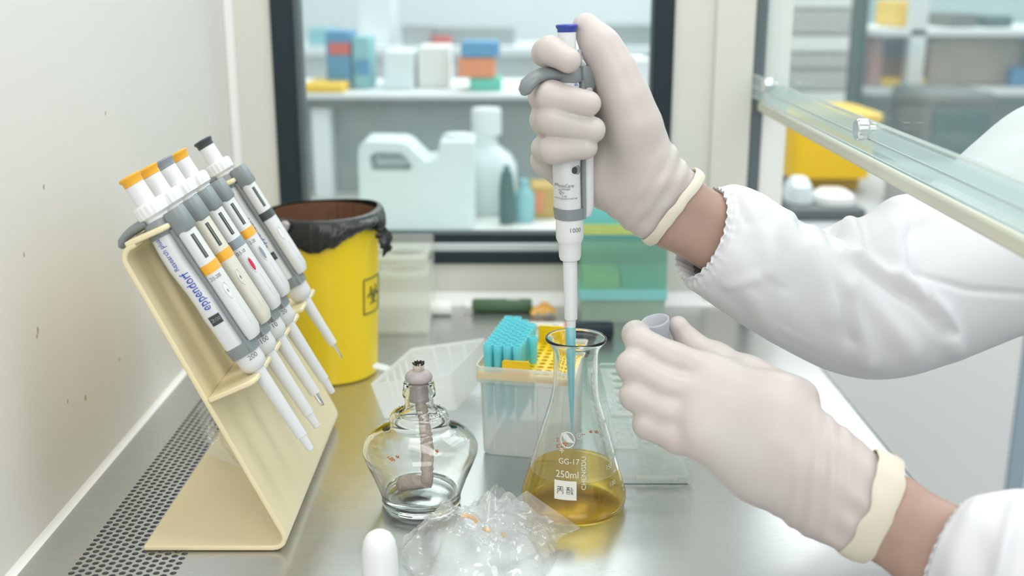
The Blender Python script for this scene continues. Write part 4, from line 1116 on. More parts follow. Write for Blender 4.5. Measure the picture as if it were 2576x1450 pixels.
# ------------------------------------------------------------------ clear tube racks
def edge_mat(o, ax):
    o.data.materials.append(M['acrylic_edge'])
    for p_ in o.data.polygons:
        if abs(p_.normal[ax]) < .5: p_.material_index = 1
    return o
def tube_rack(name, label, x0, x1, y0, y1, zs_, H, nx, ny, r, m='acrylic', slots=True):
    t = thing(name, label, 'rack', ((x0+x1)/2, (y0+y1)/2, 0))
    th = .0028
    px_ = (x1-x0-.010)/nx; pyy = (y1-y0-.012)/ny
    cells = [(x0+.005+px_*(i+.5), y0+.006+pyy*(j+.5), px_/2, pyy/2) for i in range(nx) for j in range(ny)]
    for k, z in enumerate(zs_):
        b = MB().holed(cells, r, z-th, z, None, 28)
        for lo, hi in (((x0,y0+th,z-th),(x1,y0+.006,z)),((x0,y1-.006,z-th),(x1,y1-th,z)),((x0,y0+.006,z-th),(x0+.005,y1-.006,z)),((x1-.005,y0+.006,z-th),(x1,y1-.006,z))): b.box(lo, hi)
        edge_mat(part('holed_plate', b, M[m], t, smooth=False), 2)
    part('bottom_plate', MB().box((x0, y0+th, .005), (x1, y1-th, .005+th)), M[m], t, smooth=False)
    for y in (y0, y1-th):
        edge_mat(part('end_plate', MB().prism(rrect(x0-.002, 0, x1+.002, H, .004), (1,0,0), (0,0,1), (0,1,0), (0, y, 0), th), M[m], t, smooth=False), 1)
    if slots:
        # the ends of the plates show through the end plates as pale bars
        for y in (y0-.0006,):
            for z in list(zs_)+[.005+th]:
                part('joint_tongue', MB().box((x0+.022, y, z-th-.0004), (x1-.011, y+.0008, z+.0004)), M['acrylic_edge'], t, smooth=False)
    eb = MB()
    for k, z in enumerate(list(zs_)+[.005+th]):
        eb.box((x0, y0+th+.0001, z-th+.0002), (x1, y0+th+.0006, z-.0002))
    part('plate_edge', eb, M['acrylic_edge'], t, smooth=False)
    return t
tube_rack('tube_rack', 'clear acrylic tube rack under the gloved left hand, beside the flask', .0835, .1525, .874, .999, (.0625, .0325), .0665, 3, 6, .0080)
a = P(925, 760, 1.33).x; b = P(1082, 760, 1.33).x
tube_rack('tube_rack', 'clear plastic tube rack with large holes at the far wall right of the bin', a-.03, b, 1.295, 1.385, (P(1000, 650, 1.30).z, P(1000, 695, 1.30).z), P(1000, 640, 1.30).z+.006, 2, 1, .024, 'acrylic_dull', False)

# ------------------------------------------------------------------ green tip boxes at the far wall
GX0_, GX1_ = P(1457, 700, 1.345).x, P(1680, 700, 1.345).x
def green_box(label, z0, h, hb_, mats_):
    t = thing('tip_box', label, 'box', ((GX0_+GX1_)/2, 1.385, z0))
    Mx = Matrix.Translation((GX0_, 1.345, z0))
    W_, D_ = GX1_-GX0_, .078
    r2 = lambda i, r: rrect(i, i, W_-i, D_-i, r)
    h1 = h*hb_
    part('box_base', wall_box([(r2(.003,.004),0),(r2(.001,.004),h1),(r2(.0022,.004),h1),(r2(.005,.004),.002)], Mx), M[mats_[0]], t)
    part('tray', wall_box([(r2(-.0008,.004),h1-.001),(r2(-.0008,.004),h1+.012)], Mx), M[mats_[1]], t, label='tinted inner tray')
    part('box_lid', wall_box([(r2(0.0004,.004),h1+.011),(r2(.001,.004),h-.002),(r2(.003,.004),h),(r2(.0042,.004),h-.0015),(r2(.0015,.004),h1+.002)][:3], Mx), M[mats_[2]], t)
    b = MB(); b.box((W_*.06, D_*.15, h1+.0125), (W_*.46, D_*.8, h1+.0125+h*.16), Mx)
    part('tip_block', b, M[mats_[3]], t, smooth=False)
    b = MB(); b.box((W_*.50, D_*.15, h1+.0125), (W_*.94, D_*.8, h1+.0125+h*.15), Mx)
    part('tip_block', b, M['teal_block'], t, smooth=False)
    return t
gz1 = P(1500, 606, 1.345).z
gz2 = P(1500, 515, 1.345).z
green_box('lower green tip box of the two stacked at the far wall', 0, gz1, .30, ('box_pale', 'tray_cyan', 'box_green', 'tray_lime'))
green_box('upper green tip box of the two stacked at the far wall', gz1+.0006, gz2-gz1, .18, ('box_cyan', 'tray_lime', 'box_cyan', 'teal_block'))

# ------------------------------------------------------------------ small things along the far wall
y = 1.40
a = P(1188, 770, y); b = P(1338, 770, y); rr = .0088
lm = thing('marker_pen', 'thick dark green marker lying against the far wall', 'pen', ((a.x+b.x)/2, y, 0))
Rx = Matrix.Rotation(PI/2, 4, 'Y')
part('barrel', MB().lathe([(rr*.8,0),(rr,.003),(rr,b.x-a.x-.003),(rr*.85,b.x-a.x)], (a.x, y, rr), 28, Rx), M['green_pen'], lm)
part('clip', MB().box((a.x+.045, y-.004, rr*2-.0005), (b.x-.016, y+.000, rr*2+.0014)), M['pip_white'], lm)
part('tip_holder', MB().lathe([(.0035,-.012),(.0055,-.010),(.0055,0)], (a.x, y, rr), 20, Rx), M['white_plastic'], lm)
c = P(1108, 768, 1.385)
solo('rubber_stopper', MB().lathe([(.0086,0),(.0092,.001),(.0092,.026),(.0080,.0275),(.003,.028)], (c.x-.013, 1.385, .0095), 36, Rx), M['white_plastic'], 'white round stopper lying at the far wall between the tube rack and the green marker', 'stopper', loc=(c.x, 1.385, 0))
tp = thing('masking_tape_scrap', 'crumpled scrap of orange tape right of the green marker', 'tape', (P(1366, 780, 1.385).x, 1.385, 0))
tc_ = Vector((P(1366, 780, 1.385).x, 1.385, 0))
part('tape', MB().grid(lambda i, j: tc_+Vector(((i-.5)*.032, (j-.5)*.026, .003+.009*abs(noise.noise(Vector((i*3, j*3, 1.3))))+.007*math.sin(i*PI)*abs(math.sin(j*5)))), 14, 12), M['orange_bits'], tp)
y = 1.275
mk_ = thing('marker_pen', 'white marker pen with a black cap lying behind the flask rim', 'pen', (P(1420, 830, y).x, y, 0))
a = P(1300, 825, y).x; m_ = P(1440, 825, y).x; b = P(1545, 825, y).x; rr = .0098
part('barrel', MB().lathe([(rr*.8,0),(rr,.002),(rr,m_-a)], (a, y+.012, rr), 28, Rx), M['paper'], mk_)
part('cap', MB().lathe([(rr*1.06,m_-a),(rr*1.14,m_-a+.002),(rr*1.10,b-a-.003),(rr*.9,b-a)], (a, y+.012, rr), 28, Rx), M['frame_black'], mk_)
for u in (.04, .86): part('print_band', MB().lathe([(rr+.0002,(m_-a)*u),(rr+.0002,(m_-a)*(u+.07))], (a, y+.012, rr), 28, Rx, cap0=False, cap1=False), M['lab_red'], mk_, label='red band')
g = MB()
for u0, u1, row in ((.16,.30,.25), (.33,.38,.25), (.42,.60,.25), (.64,.74,.25), (.18,.40,-.10), (.45,.70,-.10)):
    g.grid(lambda i, j: Vector((a+(m_-a)*(u0+(u1-u0)*i), y+.012-(rr+.0003)*math.cos(.5+row+.14*j), rr+(rr+.0003)*math.sin(.5+row+.14*j))), 3, 4)
part('barrel_print', g, M['ink_black'], mk_)

# ------------------------------------------------------------------ white dome cap, near the lens
c = P(955, 1395, .70)
solo('dome_cap', MB().lathe([(.0128,0),(.0132,.001),(.0129,.020),(.0124,.032),(.0112,.039),(.0088,.0435),(.0050,.0462),(.001,.0470)], (c.x, .70, 0), 56), M['white_plastic'], 'white domed lamp cap standing in front of the glass lamp', 'cap', loc=(c.x, .70, 0))

# ------------------------------------------------------------------ crumpled clear bags
def ridged(x, y, s, seed):
    v = 0; a = 1; f = s
    for o in range(3):
        v += a*(1-2*abs(noise.noise(Vector((x*f+seed, y*f-seed, seed*.7+o*3)))))
        a *= .5; f *= 2.1
    return v/1.75
bg_ = thing('plastic_bag', 'crumpled clear plastic bag in front of the lamp and the flask', 'bag', PZ(1235, 1375, 0))
def sheet(outline, hfun, n=34, seed=1.0, base=.0006):
    """film over a floor outline (list of floor points), heights from hfun(u, v, p)"""
    m = len(outline)
    c = sum((Vector(p) for p in outline), Vector((0,0,0)))/m
    def fn(i, j):
        k = j*m; k0 = int(k) % m; f = k-int(k)
        e = Vector(outline[k0]).lerp(Vector(outline[(k0+1) % m]), f)
        r = .02+.98*i
        p = c.lerp(e, r)
        h = hfun(r, j, p)
        w = noise.noise_vector(Vector((p.x*55, p.y*55, seed)))*.004*r
        return Vector((p.x+w.x, p.y+w.y, max(base, h)))
    return MB().grid(fn, n, m*18, True)
F = lambda px, py, z=0: PZ(px, py, z)
body_o = [F(1005,1405), F(1040,1345), F(1130,1315), F(1185,1300), F(1275,1300), F(1330,1312), F(1395,1335), F(1400,1390), F(1372,1450), F(1240,1475), F(1060,1470)]
def hb(r, j, p):
    q = ridged(p.x, p.y, 26, 3.7)
    dome = .028*max(0, 1-r**2)
    return .001+dome*.6+.024*max(0, q)*(1-.7*r**3)+.004*abs(noise.noise(Vector((p.x*140, p.y*140, 2))))
part('bag_film', sheet(body_o, hb, 40, 2.2), M['film'], bg_, label='clear crumpled film', angle=28)
# raised corner on the right, toward the flask
def flap(cor, n=22, amp=.004, seed=5.0):
    A, B, C, D = [Vector(p) for p in cor]
    def fn(i, j):
        p = A.lerp(B, i).lerp(D.lerp(C, i), j)
        q = ridged(i*2.2, j*2.2, 1.0, seed)
        nn = (B-A).cross(D-A).normalized()
        return p+nn*amp*q*min(1, 4*i*(1-i)+.25)
    return MB().grid(fn, n, n)
yb = .775
fz2 = flap([P(1200,1330,.752), P(1325,1235,.770), P(1462,1330,.775), P(1330,1392,.752)], 26, .0055, 7.7)
part('bag_flap', fz2, M['film'], bg_, label='raised corner of film', angle=28)
def spike(i, j):
    t = i; a = (j-.5)*2
    c = P(1232,1340,.762).lerp(P(1258,1217,.775), t)
    wdt = .016*(1-t)**.8+.0022
    return c+Vector((a*wdt*1.15+.002*math.sin(t*4), .010*abs(a)*(1-t*.4)-.004+.003*math.sin(a*5+t*3), -.003*abs(a)*t-.002*a))
part('bag_spike', MB().grid(spike, 24, 22), M['film'], bg_, label='upright fold of film', angle=28)
part('bag_flap', flap([P(1140,1350,.742), P(1205,1285,.752), P(1300,1300,.748), P(1260,1385,.735)], 24, .007, 2.9), M['film'], bg_, angle=28)
ob_ = MB()
for (pts) in ([(1160,1300),(1175,1298),(1190,1304),(1200,1314)], [(1215,1330),(1225,1334),(1234,1336)], [(1262,1344),(1270,1348)]):
    ob_.tube([P(px, py, .745) for px, py in pts], .0016, 8)
part('rubber_band', ob_, M['orange_bits'], bg_, label='orange bits caught in the film')
# bag slipped behind the pipette stand
b2 = thing('plastic_bag', 'clear plastic bag tucked behind the cream stand on the perforated strip', 'bag', PZ(545, 1120, 0))
part('bag_film', flap([P(496,1020,.95), P(516,1018,.95), P(560,1110,.95), P(512,1116,.95)], 24, .004, 4.1), M['film'], b2, angle=28)
part('bag_film', flap([PZ(520,1142,.0115), P(520,1060,.95), P(556,1090,.95), PZ(612,1180,.0115)], 24, .003, 9.3), M['film'], b2, angle=28)
# ------------------------------------------------------------------ smooth bodies: rounded cones blended together, then meshed
def cone_d(Q, a, b, r1, r2):
    a = np.array(a, np.float32); b = np.array(b, np.float32); ab = b-a
    t = np.clip(((Q-a) @ ab)/max(float(ab @ ab), 1e-12), 0, 1)
    d = Q-a-t[:, None]*ab
    return np.sqrt((d*d).sum(1))-(r1+t*(r2-r1))
def smin(a, b, k):
    h = np.maximum(k-np.abs(a-b), 0)/k
    return np.minimum(a, b)-h*h*k*.25
def surface_nets(F, lo, h):
    """F: values on a grid; returns verts, quads of the zero surface"""
    nx, ny, nz = F.shape
    ins = F < 0
    acc = np.zeros((nx-1, ny-1, nz-1, 3), np.float32); cnt = np.zeros((nx-1, ny-1, nz-1), np.float32)
    cor = [(i, j, k) for i in (0, 1) for j in (0, 1) for k in (0, 1)]
    sl = lambda A, c: A[c[0]:nx-1+c[0], c[1]:ny-1+c[1], c[2]:nz-1+c[2]]
    for c in cor:
        for ax in range(3):
            if c[ax]: continue
            d = list(c); d[ax] = 1; d = tuple(d)
            A, B = sl(F, c), sl(F, d); m = (sl(ins, c) != sl(ins, d))
            t = np.where(m, A/np.where(m, A-B, 1), 0)
            for q in range(3):
                acc[..., q] += np.where(m, c[q]+(t if q == ax else 0), 0)
            cnt += m
    act = cnt > 0
    idx = np.full(act.shape, -1, np.int64); idx[act] = np.arange(int(act.sum()))
    ijk = np.argwhere(act)
    V = np.array(lo, np.float32)+h*(ijk+acc[act]/cnt[act][:, None])
    Q = []
    for ax in range(3):
        o1, o2 = (ax+1) % 3, (ax+2) % 3
        s0 = [slice(None)]*3; s1 = [slice(None)]*3
        s0[ax] = slice(0, -1); s1[ax] = slice(1, None)
        m = ins[tuple(s0)] != ins[tuple(s1)]
        e = np.argwhere(m)
        if not len(e): continue
        dims = np.array([nx-1, ny-1, nz-1])
        ok = (e[:, o1] > 0) & (e[:, o2] > 0) & (e[:, o1] < dims[o1]) & (e[:, o2] < dims[o2])
        e = e[ok]
        def cell(d1, d2):
            q = e.copy(); q[:, o1] -= d1; q[:, o2] -= d2
            return idx[q[:, 0], q[:, 1], q[:, 2]]
        quad = np.stack([cell(1, 1), cell(0, 1), cell(0, 0), cell(1, 0)], 1)
        flip = ~ins[e[:, 0], e[:, 1], e[:, 2]]
        quad[flip] = quad[flip][:, ::-1]
        Q.append(quad)
    return V, np.concatenate(Q)
def blend_mesh(groups, h, cut=None, noise_fn=None, pad=.006):
    """groups: list of (k inside, k to the rest, [(a, b, r1, r2) ...])"""
    pts = []
    for _, _, cs in groups:
        for a, b, r1, r2 in cs: pts += [np.array(a)-r1, np.array(a)+r1, np.array(b)-r2, np.array(b)+r2]
    pts = np.array(pts); lo = pts.min(0)-pad; hi = pts.max(0)+pad
    n = np.ceil((hi-lo)/h).astype(int)+1
    gx = [lo[i]+h*np.arange(n[i]) for i in range(3)]
    Q = np.stack(np.meshgrid(*gx, indexing='ij'), -1).reshape(-1, 3).astype(np.float32)
    D = None
    for kin, kout, cs in groups:
        g = None
        for c in cs:
            d = cone_d(Q, *c); g = d if g is None else smin(g, d, kin)
        D = g if D is None else smin(D, g, kout)
    if noise_fn is not None: D = D+noise_fn(Q)
    if cut is not None:
        for (p, nrm) in cut:
            D = np.maximum(D, (Q-np.array(p, np.float32)) @ np.array(nrm, np.float32))
    V, F = surface_nets(D.reshape(n), lo, h)
    return MB().add(V.tolist(), F.tolist())
def chain(pts, y0, joints=None):
    """pts: (px, py, dy mm, r mm) -> list of cones"""
    q = [(P(px, py, y0+dy/1000), r/1000) for px, py, dy, r in pts]
    return [(a[0], b[0], a[1], b[1]) for a, b in zip(q, q[1:])]

person = thing('person', 'person in a white coat and cream gloves, holding a pipette and a small cap', 'person', (.62, .82, -.35))

# ---- right hand (the raised one)
Y0 = PY
RW = P(1688, 520, Y0+.011)
rn = (P(1688+78, 520+60, Y0+.012)-RW).normalized()
rh = [
    (.012, .010, chain([(1592,310,20,16),(1650,430,12,17),(1716,484,11,17.5)], Y0)+chain([(1508,438,26,16),(1610,512,16,19),(1664,566,12,17)], Y0)+chain([(1640,460,18,19),(1698,526,11,19)], Y0)
        +chain([(1540,285,24,14),(1520,470,22,15)], Y0)+chain([(1575,330,22,18),(1590,470,16,20),(1640,520,14,19)], Y0)),
    (.012, .016, chain([(1640,452,2,19.5),(1596,315,-1,18),(1572,245,0,16),(1546,178,3,13.8),(1512,118,7,12.4),(1474,68,11,10.3)], Y0)),
    (.004, .006, chain([(1575,275,40,12),(1402,150,24,10.5),(1372,134,8,10.6)], Y0)),
    (.004, .0012, chain([(1373,131,8,10.4),(1386,128,-10,10.2),(1430,152,-20,9.2)], Y0)),
    (.004, .006, chain([(1580,330,40,13),(1405,236,27,11.5),(1368,236,8,11.6)], Y0)),
    (.004, .0012, chain([(1366,242,8,11.6),(1388,243,-16,11.2),(1480,261,-25,9.3)], Y0)),
    (.004, .006, chain([(1575,390,38,12.5),(1408,304,27,11.5),(1372,302,8,11.4)], Y0)),
    (.004, .0012, chain([(1370,302,8,11.6),(1392,300,-16,11.9),(1490,327,-23,9.8)], Y0)),
    (.004, .006, chain([(1568,440,34,12),(1405,384,26,10.5),(1374,374,10,10.4)], Y0)),
    (.004, .0012, chain([(1370,374,10,10.6),(1394,376,-14,10.4),(1474,371,-22,8.7)], Y0)),
    (.006, .008, chain([(1372,405,24,12),(1430,440,28,13),(1520,470,26,15)], Y0)),
]
wn = rn
def rnoise(Q):
    q = Q-np.array(RW, np.float32); s = q @ np.array(rn, np.float32)
    up = q[:, 2]-.5*q[:, 0]
    near = np.exp(-((s+.020)/.018)**2)
    return (-.0007*np.sin(s*620+up*120)*near - .0005*np.sin(up*420+s*180)*near*.7).astype(np.float32)
part('glove', blend_mesh(rh, .0013, [(RW, rn)], rnoise), M['glove'], person, label='cream latex glove on the hand gripping the pipette')
gl_r = person.children[-1]
def cuff(center, pa, pb, depth, tube_r, wob, seed, nrm, half):
    a = (Vector(pa)-Vector(pb))/2; c = Vector(center)
    n_ = Vector(nrm); d = n_.cross(a).normalized()*depth
    if d.y > 0: d = -d
    b = MB(); m = 90
    def ring(i, j):
        t = 2*PI*j; w = 1+.03*noise.noise(Vector((math.cos(t)*2, math.sin(t)*2, seed)))
        base = c+a*math.cos(t)*w+d*math.sin(t)*w+n_*wob*(math.sin(t*2+seed)*.6+noise.noise(Vector((math.cos(t)*3, math.sin(t)*3, seed+4))))
        out = (a*math.cos(t)+d*math.sin(t)).normalized()
        ph = 2*PI*i
        fl = 1+.22*noise.noise(Vector((math.cos(t)*2.2, math.sin(t)*2.2, seed+9)))
        return base+(out*math.cos(ph)*tube_r+n_*math.sin(ph)*half*fl)
    return b.grid(ring, 15, m, True)
part('cuff_roll', cuff(P(1688,518,Y0+.011), P(1756,430,Y0+.010), P(1619,606,Y0+.012), .0250, .0016, .0018, 1.7, rn, .0042), M['glove_cuff'], gl_r, label='rolled yellowish cuff')

# ---- left hand (the lower one, nearer the lens)
YL = .76
LWp = P(2196, 1279, .665); lnrm = (P(2196+92, 1279+40, .660)-LWp).normalized()
lh = [
    (.020, .010, chain([(1788,940,-19,13.2),(1960,1018,-48,17),(2075,1148,-72,17),(2232,1238,-96,17.5)], YL)+chain([(1768,1000,-31,13.6),(1950,1090,-60,20),(2080,1200,-76,20),(2210,1290,-98,20)], YL)
        +chain([(1756,1058,-41,13.2),(1930,1140,-62,19),(2070,1235,-78,19)], YL)+chain([(1768,1112,-51,12.3),(1900,1178,-62,17.5),(2060,1266,-76,17),(2172,1338,-98,17.5)], YL)),
    (.008, .010, chain([(2000,1010,-36,17),(1880,952,-8,15),(1800,905,12,11.5),(1738,868,22,9),(1706,820,24,7.4)], YL)),
    (.005, .0050, chain([(1830,950,-19,13.4),(1695,905,-13,11.4),(1609,860,-8,10.7)], YL)),
    (.004, .0012, chain([(1607,855,-6,10.7),(1600,842,8,9.6),(1634,872,24,8.6)], YL)),
    (.004, .0045, chain([(1815,1012,-33,13.4),(1675,970,-25,11.3),(1590,922,-18,10.8),(1596,930,8,10.2),(1660,950,18,9)], YL)),
    (.004, .0045, chain([(1808,1072,-43,13),(1675,1036,-33,11.1),(1598,996,-25,10.6),(1606,996,4,10),(1660,1005,14,9)], YL)),
    (.004, .0045, chain([(1800,1124,-53,12.4),(1705,1102,-42,10.8),(1630,1068,-32,10.2),(1640,1068,-4,9.6),(1690,1075,4,8.6)], YL)),
]
def lnoise(Q):
    q = Q-np.array(LWp, np.float32); s = q @ np.array(lnrm, np.float32)
    up = q[:, 2]+.6*q[:, 0]
    near = np.exp(-((s+.040)/.016)**2)
    kn = np.exp(-((s+.014)/.010)**2)
    return (-.0006*np.sin(s*520+up*160)*near-.0007*np.sin(up*300)*kn).astype(np.float32)
part('glove', blend_mesh(lh, .0013, [(LWp, lnrm)], lnoise), M['glove'], person, label='cream latex glove on the hand holding the small cap')
gl_l = person.children[-1]
part('cuff_roll', cuff(P(2188,1275,.667), P(2243,1154,.667), P(2134,1398,.667), .0290, .0018, .0010, 5.1, lnrm, .0092), M['glove_cuff'], gl_l, label='folded cream cuff')

# small cap pinched by the left hand
cc0 = P(1662, 868, YL+.022); cc1 = P(1648, 806, YL+.019)
ax_ = (cc1-cc0).normalized(); Rm = ax_.to_track_quat('Z', 'Y').to_matrix().to_4x4() 
hgt = (cc1-cc0).length
cpm = MB().shell([(.0052,0),(.0058,.0006),(.0082,hgt*.62),(.0098,hgt*.93),(.0103,hgt*.95),(.0103,hgt)], [(.0094,hgt),(.0088,hgt*.93),(.0070,hgt*.55),(.0046,.0014),(.0005,.0014)], cc0, 48, Rm)
rbm = MB()
for i in range(36):
    a = 2*PI*i/36
    q = lambda r, z: cc0+(Rm @ Vector((r*math.cos(a), r*math.sin(a), z)))
    rbm.tube([q(.0066, hgt*.15), q(.0085, hgt*.62), q(.0099, hgt*.9)], .0003, 5)
cap = thing('vial_cap', 'small translucent white cap held between finger and thumb of the lower glove', 'cap', cc0)
part('cap_shell', cpm, M['cap_clear'], cap)
part('grip_ribs', rbm, M['cap_clear'], cap)

# ---- body: torso, both arms down into the gloves, one continuous skin
sh_r = Vector((.60, 1.00, .235)); sh_l = Vector((.60, .62, .235))
el_r = P(2380, 690, .93); el_l = Vector((.50, .56, .0))
body = [
    (.05, .04, [(Vector((.66,.81,-.30)), Vector((.64,.81,-.05)), .135, .13), (Vector((.64,.74,.02)), Vector((.64,.72,.20)), .11, .09), (Vector((.64,.88,.02)), Vector((.64,.90,.20)), .11, .09), (Vector((.64,.81,.22)), Vector((.62,.81,.36)), .075, .055)]),
    (.02, .03, [(sh_r, el_r, .052, .040)]+chain([(2380,720,93,36),(2040,740,30,29),(1860,610,16,23)], Y0)),
    (.012, .010, chain([(1870,590,16,22),(1722,505,11,16.2),(1640,452,12,13)], Y0)+chain([(1850,650,16,22),(1676,562,12,16.2),(1600,505,14,13)], Y0)),
    (.02, .03, [(sh_l, el_l, .052, .042)]+[(el_l, P(2480,1440,.622), .040, .031)]),
    (.012, .010, chain([(2440,1385,-135,22),(2250,1258,-100,14.8),(2050,1160,-66,11)], YL)+chain([(2400,1470,-137,22),(2198,1336,-100,14.6),(2050,1246,-70,10)], YL)+chain([(2420,1428,-136,23),(2220,1296,-100,17),(2050,1200,-66,13)], YL)),
]
part('body', blend_mesh(body, .0036), M['skin'], person, label='bare wrists and forearms')

# ---- lab coat: body of the coat and two gathered sleeves
def catmull(ps, t):
    n = len(ps)-1; x = min(max(t, 0), 1)*n; i = min(int(x), n-1); f = x-i
    g = lambda k: ps[min(max(k, 0), n)]
    p0, p1, p2, p3 = g(i-1), g(i), g(i+1), g(i+2)
    return (p1*2+(p2-p0)*f+(p0*2-p1*5+p2*4-p3)*f*f+(p1*3-p0-p2*3+p3)*f*f*f)*.5
def seen_at(p):
    r = p-CAM; f = r.y*CS-r.z*SN
    return 1288+FPX*r.x/f, 725-FPX*(r.y*SN+r.z*CS)/f
def off_line(x, y, pts):
    best = 1e9
    for (ax_, ay), (bx_, by) in zip(pts, pts[1:]):
        dx, dy = bx_-ax_, by-ay; q = min(max(((x-ax_)*dx+(y-ay)*dy)/(dx*dx+dy*dy), 0), 1)
        best = min(best, math.hypot(x-ax_-q*dx, y-ay-q*dy))
    return best
def sleeve(secs, folds, nu, nv, gather, ratio_end=.9, seed=1.0, lines=()):
    top = [P(a, b, y) for a, b, c, d, y, r in secs]; bot = [P(c, d, y) for a, b, c, d, y, r in secs]; rat = [Vector((r, 0, 0)) for *_, r in secs]
    def fn(i, j):
        T = catmull(top, i); Bm = catmull(bot, i); r = catmull(rat, i).x
        c = (T+Bm)/2; A = (T-Bm)/2
        T2 = catmull(top, min(i+.01, 1)); B2 = catmull(bot, min(i+.01, 1)); T1 = catmull(top, max(i-.01, 0)); B1 = catmull(bot, max(i-.01, 0))
        ax = ((T2+B2)-(T1+B1)).normalized()
        Bd = ax.cross(A).normalized()*A.length*r
        if Bd.y > 0: Bd = -Bd
        th = 2*PI*j
        out = (A*math.cos(th)+Bd*math.sin(th))
        on = out.normalized()
        d = 0
        # th: 0 top edge, pi/2 toward the lens, pi bottom edge; folds are lines in (i, th)
        tw = th if th < 1.5*PI else th-2*PI
        for (i0, t0, i1, t1, w_, amp) in folds:
            L2 = (i1-i0)**2*9+(t1-t0)**2
            q = ((i-i0)*(i1-i0)*9+(tw-t0)*(t1-t0))/L2; qq = min(max(q, 0), 1)
            dd = math.sqrt(((i-i0-qq*(i1-i0))*3)**2+(tw-t0-qq*(t1-t0))**2)
            d += amp*math.exp(-(dd/w_)**2)*(.35+.65*math.sin(PI*min(max(.12+.76*qq, 0), 1)))
        if lines and math.sin(th) > -.1:
            sx_, sy_ = seen_at(c+out)
            for pts, w_, amp in lines:
                q = off_line(sx_, sy_, pts)/w_
                if q < 3: d += amp*math.exp(-q*q)
        g0, g1 = gather
        ga = math.exp(-(i/g0)**2)
        d += g1*ga*(math.sin(th*30+3*noise.noise(Vector((math.cos(th)*2, math.sin(th)*2, seed))))*.6+noise.noise(Vector((math.cos(th)*9, math.sin(th)*9, seed+i*20)))*.9)
        pin = math.exp(-((i-g0*.62)/(g0*.22))**2)
        d -= .0034*pin*.6
        d += .0035*noise.noise(Vector((math.cos(th)*1.6+i*3, math.sin(th)*1.6, seed+i*5)))*(1-ga)
        return c+out+on*d
    b = MB().grid(fn, nu, nv, True)
    # hem turned inward
    n0 = nv
    vs = []
    T = catmull(top, 0); Bm = catmull(bot, 0); c = (T+Bm)/2
    ax = ((catmull(top, .02)+catmull(bot, .02))/2-c).normalized()
    base = len(b.v)
    for k in range(2):
        for j in range(nv):
            p = Vector(b.v[j]); vs.append(c+(p-c)*(.955-.03*k)+ax*(.002+.016*k))
    b.add(vs, [(j, (j+1) % nv, base+(j+1) % nv, base+j) for j in range(0)])
    for j in range(nv):
        j2 = (j+1) % nv
        b.f.append((j, j2, base+j2, base+j)); b.f.append((base+j, base+j2, base+nv+j2, base+nv+j))
    return b
coat = part('lab_coat', MB().loft([(-.38,.655,.81,.175,.215,2.6),(-.15,.65,.81,.165,.205,2.6),(.05,.645,.81,.155,.205,2.6),(.20,.64,.81,.140,.215,2.5),(.285,.635,.81,.115,.195,2.3),(.335,.63,.81,.085,.13,2),(.365,.625,.81,.062,.075,2),(.405,.620,.81,.060,.072,2)], 72), M['cloth'], person, label='white lab coat')
rsec = [(1812,476,1714,694,Y0+.014,.86),(1834,474,1728,716,Y0+.016,.90),(1866,470,1752,738,Y0+.018,.92),(1925,486,1826,790,Y0+.022,.94),(2005,544,1950,868,Y0+.030,.92),(2085,574,2080,930,Y0+.045,.88),(2180,552,2222,946,Y0+.062,.86),(2290,500,2370,908,Y0+.085,.84),(2400,440,2500,862,Y0+.105,.84),(2500,340,2640,800,Y0+.125,.86),(2600,262,2760,690,Y0+.14,.9),(2720,240,2880,600,Y0+.15,.9)]
H_ = PI/2
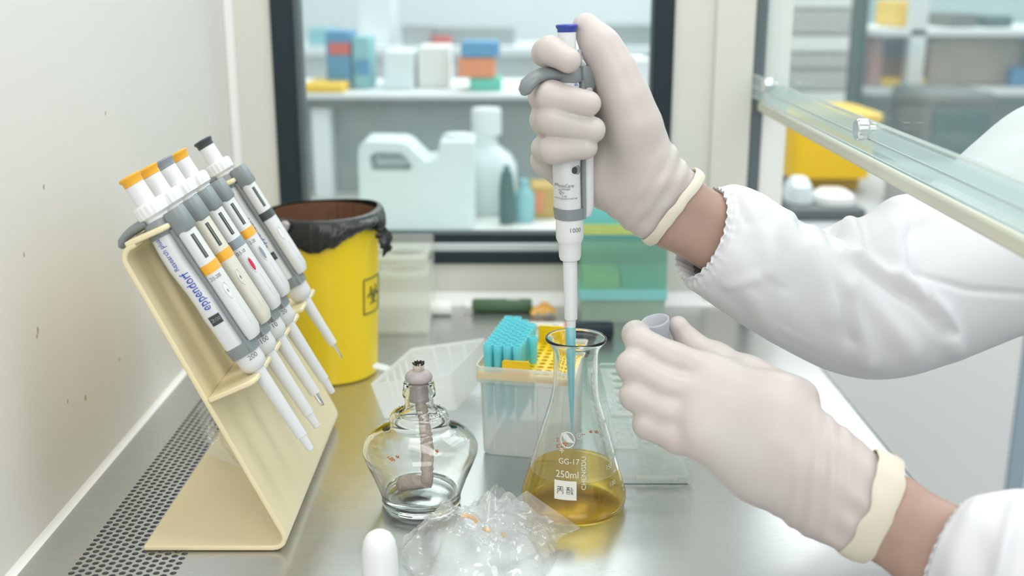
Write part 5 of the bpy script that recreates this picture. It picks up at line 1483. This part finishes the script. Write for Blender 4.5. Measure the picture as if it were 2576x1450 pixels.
rfold = [(.36,H_*.3,.35,H_*1.4,.10,-.0025),(.25,H_*.4,.30,H_*1.0,.08,.003),(.27,H_*1.3,.33,H_*1.7,.08,.003),(.475,-.3,.462,H_*.4,.050,-.013),(.515,-.3,.505,H_*.3,.08,.004),(.63,H_*-.3,.60,H_*.3,.10,.006)]
# folds of the cloth on the side toward the lens: lines as seen from the front, their width in pixels, their height
rline = [([(2016,556),(2084,676),(2120,760),(2138,852)], 17, -.0060), ([(2050,620),(2112,720),(2150,820),(2180,900)], 30, .0060), ([(1990,560),(2050,680),(2085,790)], 34, .0035),
         ([(2076,566),(2104,610),(2140,650),(2172,676),(2320,768),(2376,836)], 17, -.0062), ([(2130,625),(2180,655),(2300,720),(2370,790),(2400,870)], 26, .0065), ([(2150,720),(2220,790),(2290,880)], 28, .0040),
         ([(2172,576),(2188,628),(2236,668)], 18, -.0065), ([(2140,580),(2160,620)], 26, .0030), ([(2240,590),(2262,650)], 34, .0060),
         ([(2312,516),(2280,610),(2292,668),(2340,760),(2396,836)], 9, -.0030), ([(2300,690),(2440,730),(2576,740)], 9, -.0022),
         ([(1925,560),(1970,640),(1985,720)], 22, -.0022), ([(1890,520),(1930,600),(1935,680)], 22, .0028), ([(1830,720),(1900,700)], 16, .0020), ([(1850,500),(1880,560)], 12, -.0020)]
part('sleeve', sleeve(rsec, rfold, 230, 260, (.085, .0016), seed=2.0, lines=rline), M['cloth'], coat, label='gathered white sleeve of the raised arm', angle=70)
lsec = [(2428,1262,2338,1502,.632,.86),(2450,1252,2362,1530,.628,.9),(2484,1246,2396,1562,.622,.92),(2560,1244,2460,1620,.614,.92),(2680,1270,2560,1690,.602,.9),(2840,1300,2740,1720,.585,.9),(2980,1180,3000,1700,.585,.9)]
lfold = [(.3,H_*.2,.35,H_*1.6,.12,.005),(.5,H_*.2,.5,H_*1.6,.12,.006)]
part('sleeve', sleeve(lsec, lfold, 120, 220, (.10, .0018), seed=6.0), M['cloth'], coat, label='gathered white sleeve of the lower arm', angle=70)
# upper left arm of the coat, off to the side
part('sleeve', MB().tube([Vector((.50,.56,.0)), Vector((.54,.57,.06)), Vector((.58,.60,.16)), Vector((.62,.66,.24))], [.062,.068,.075,.08], 32), M['cloth'], coat)
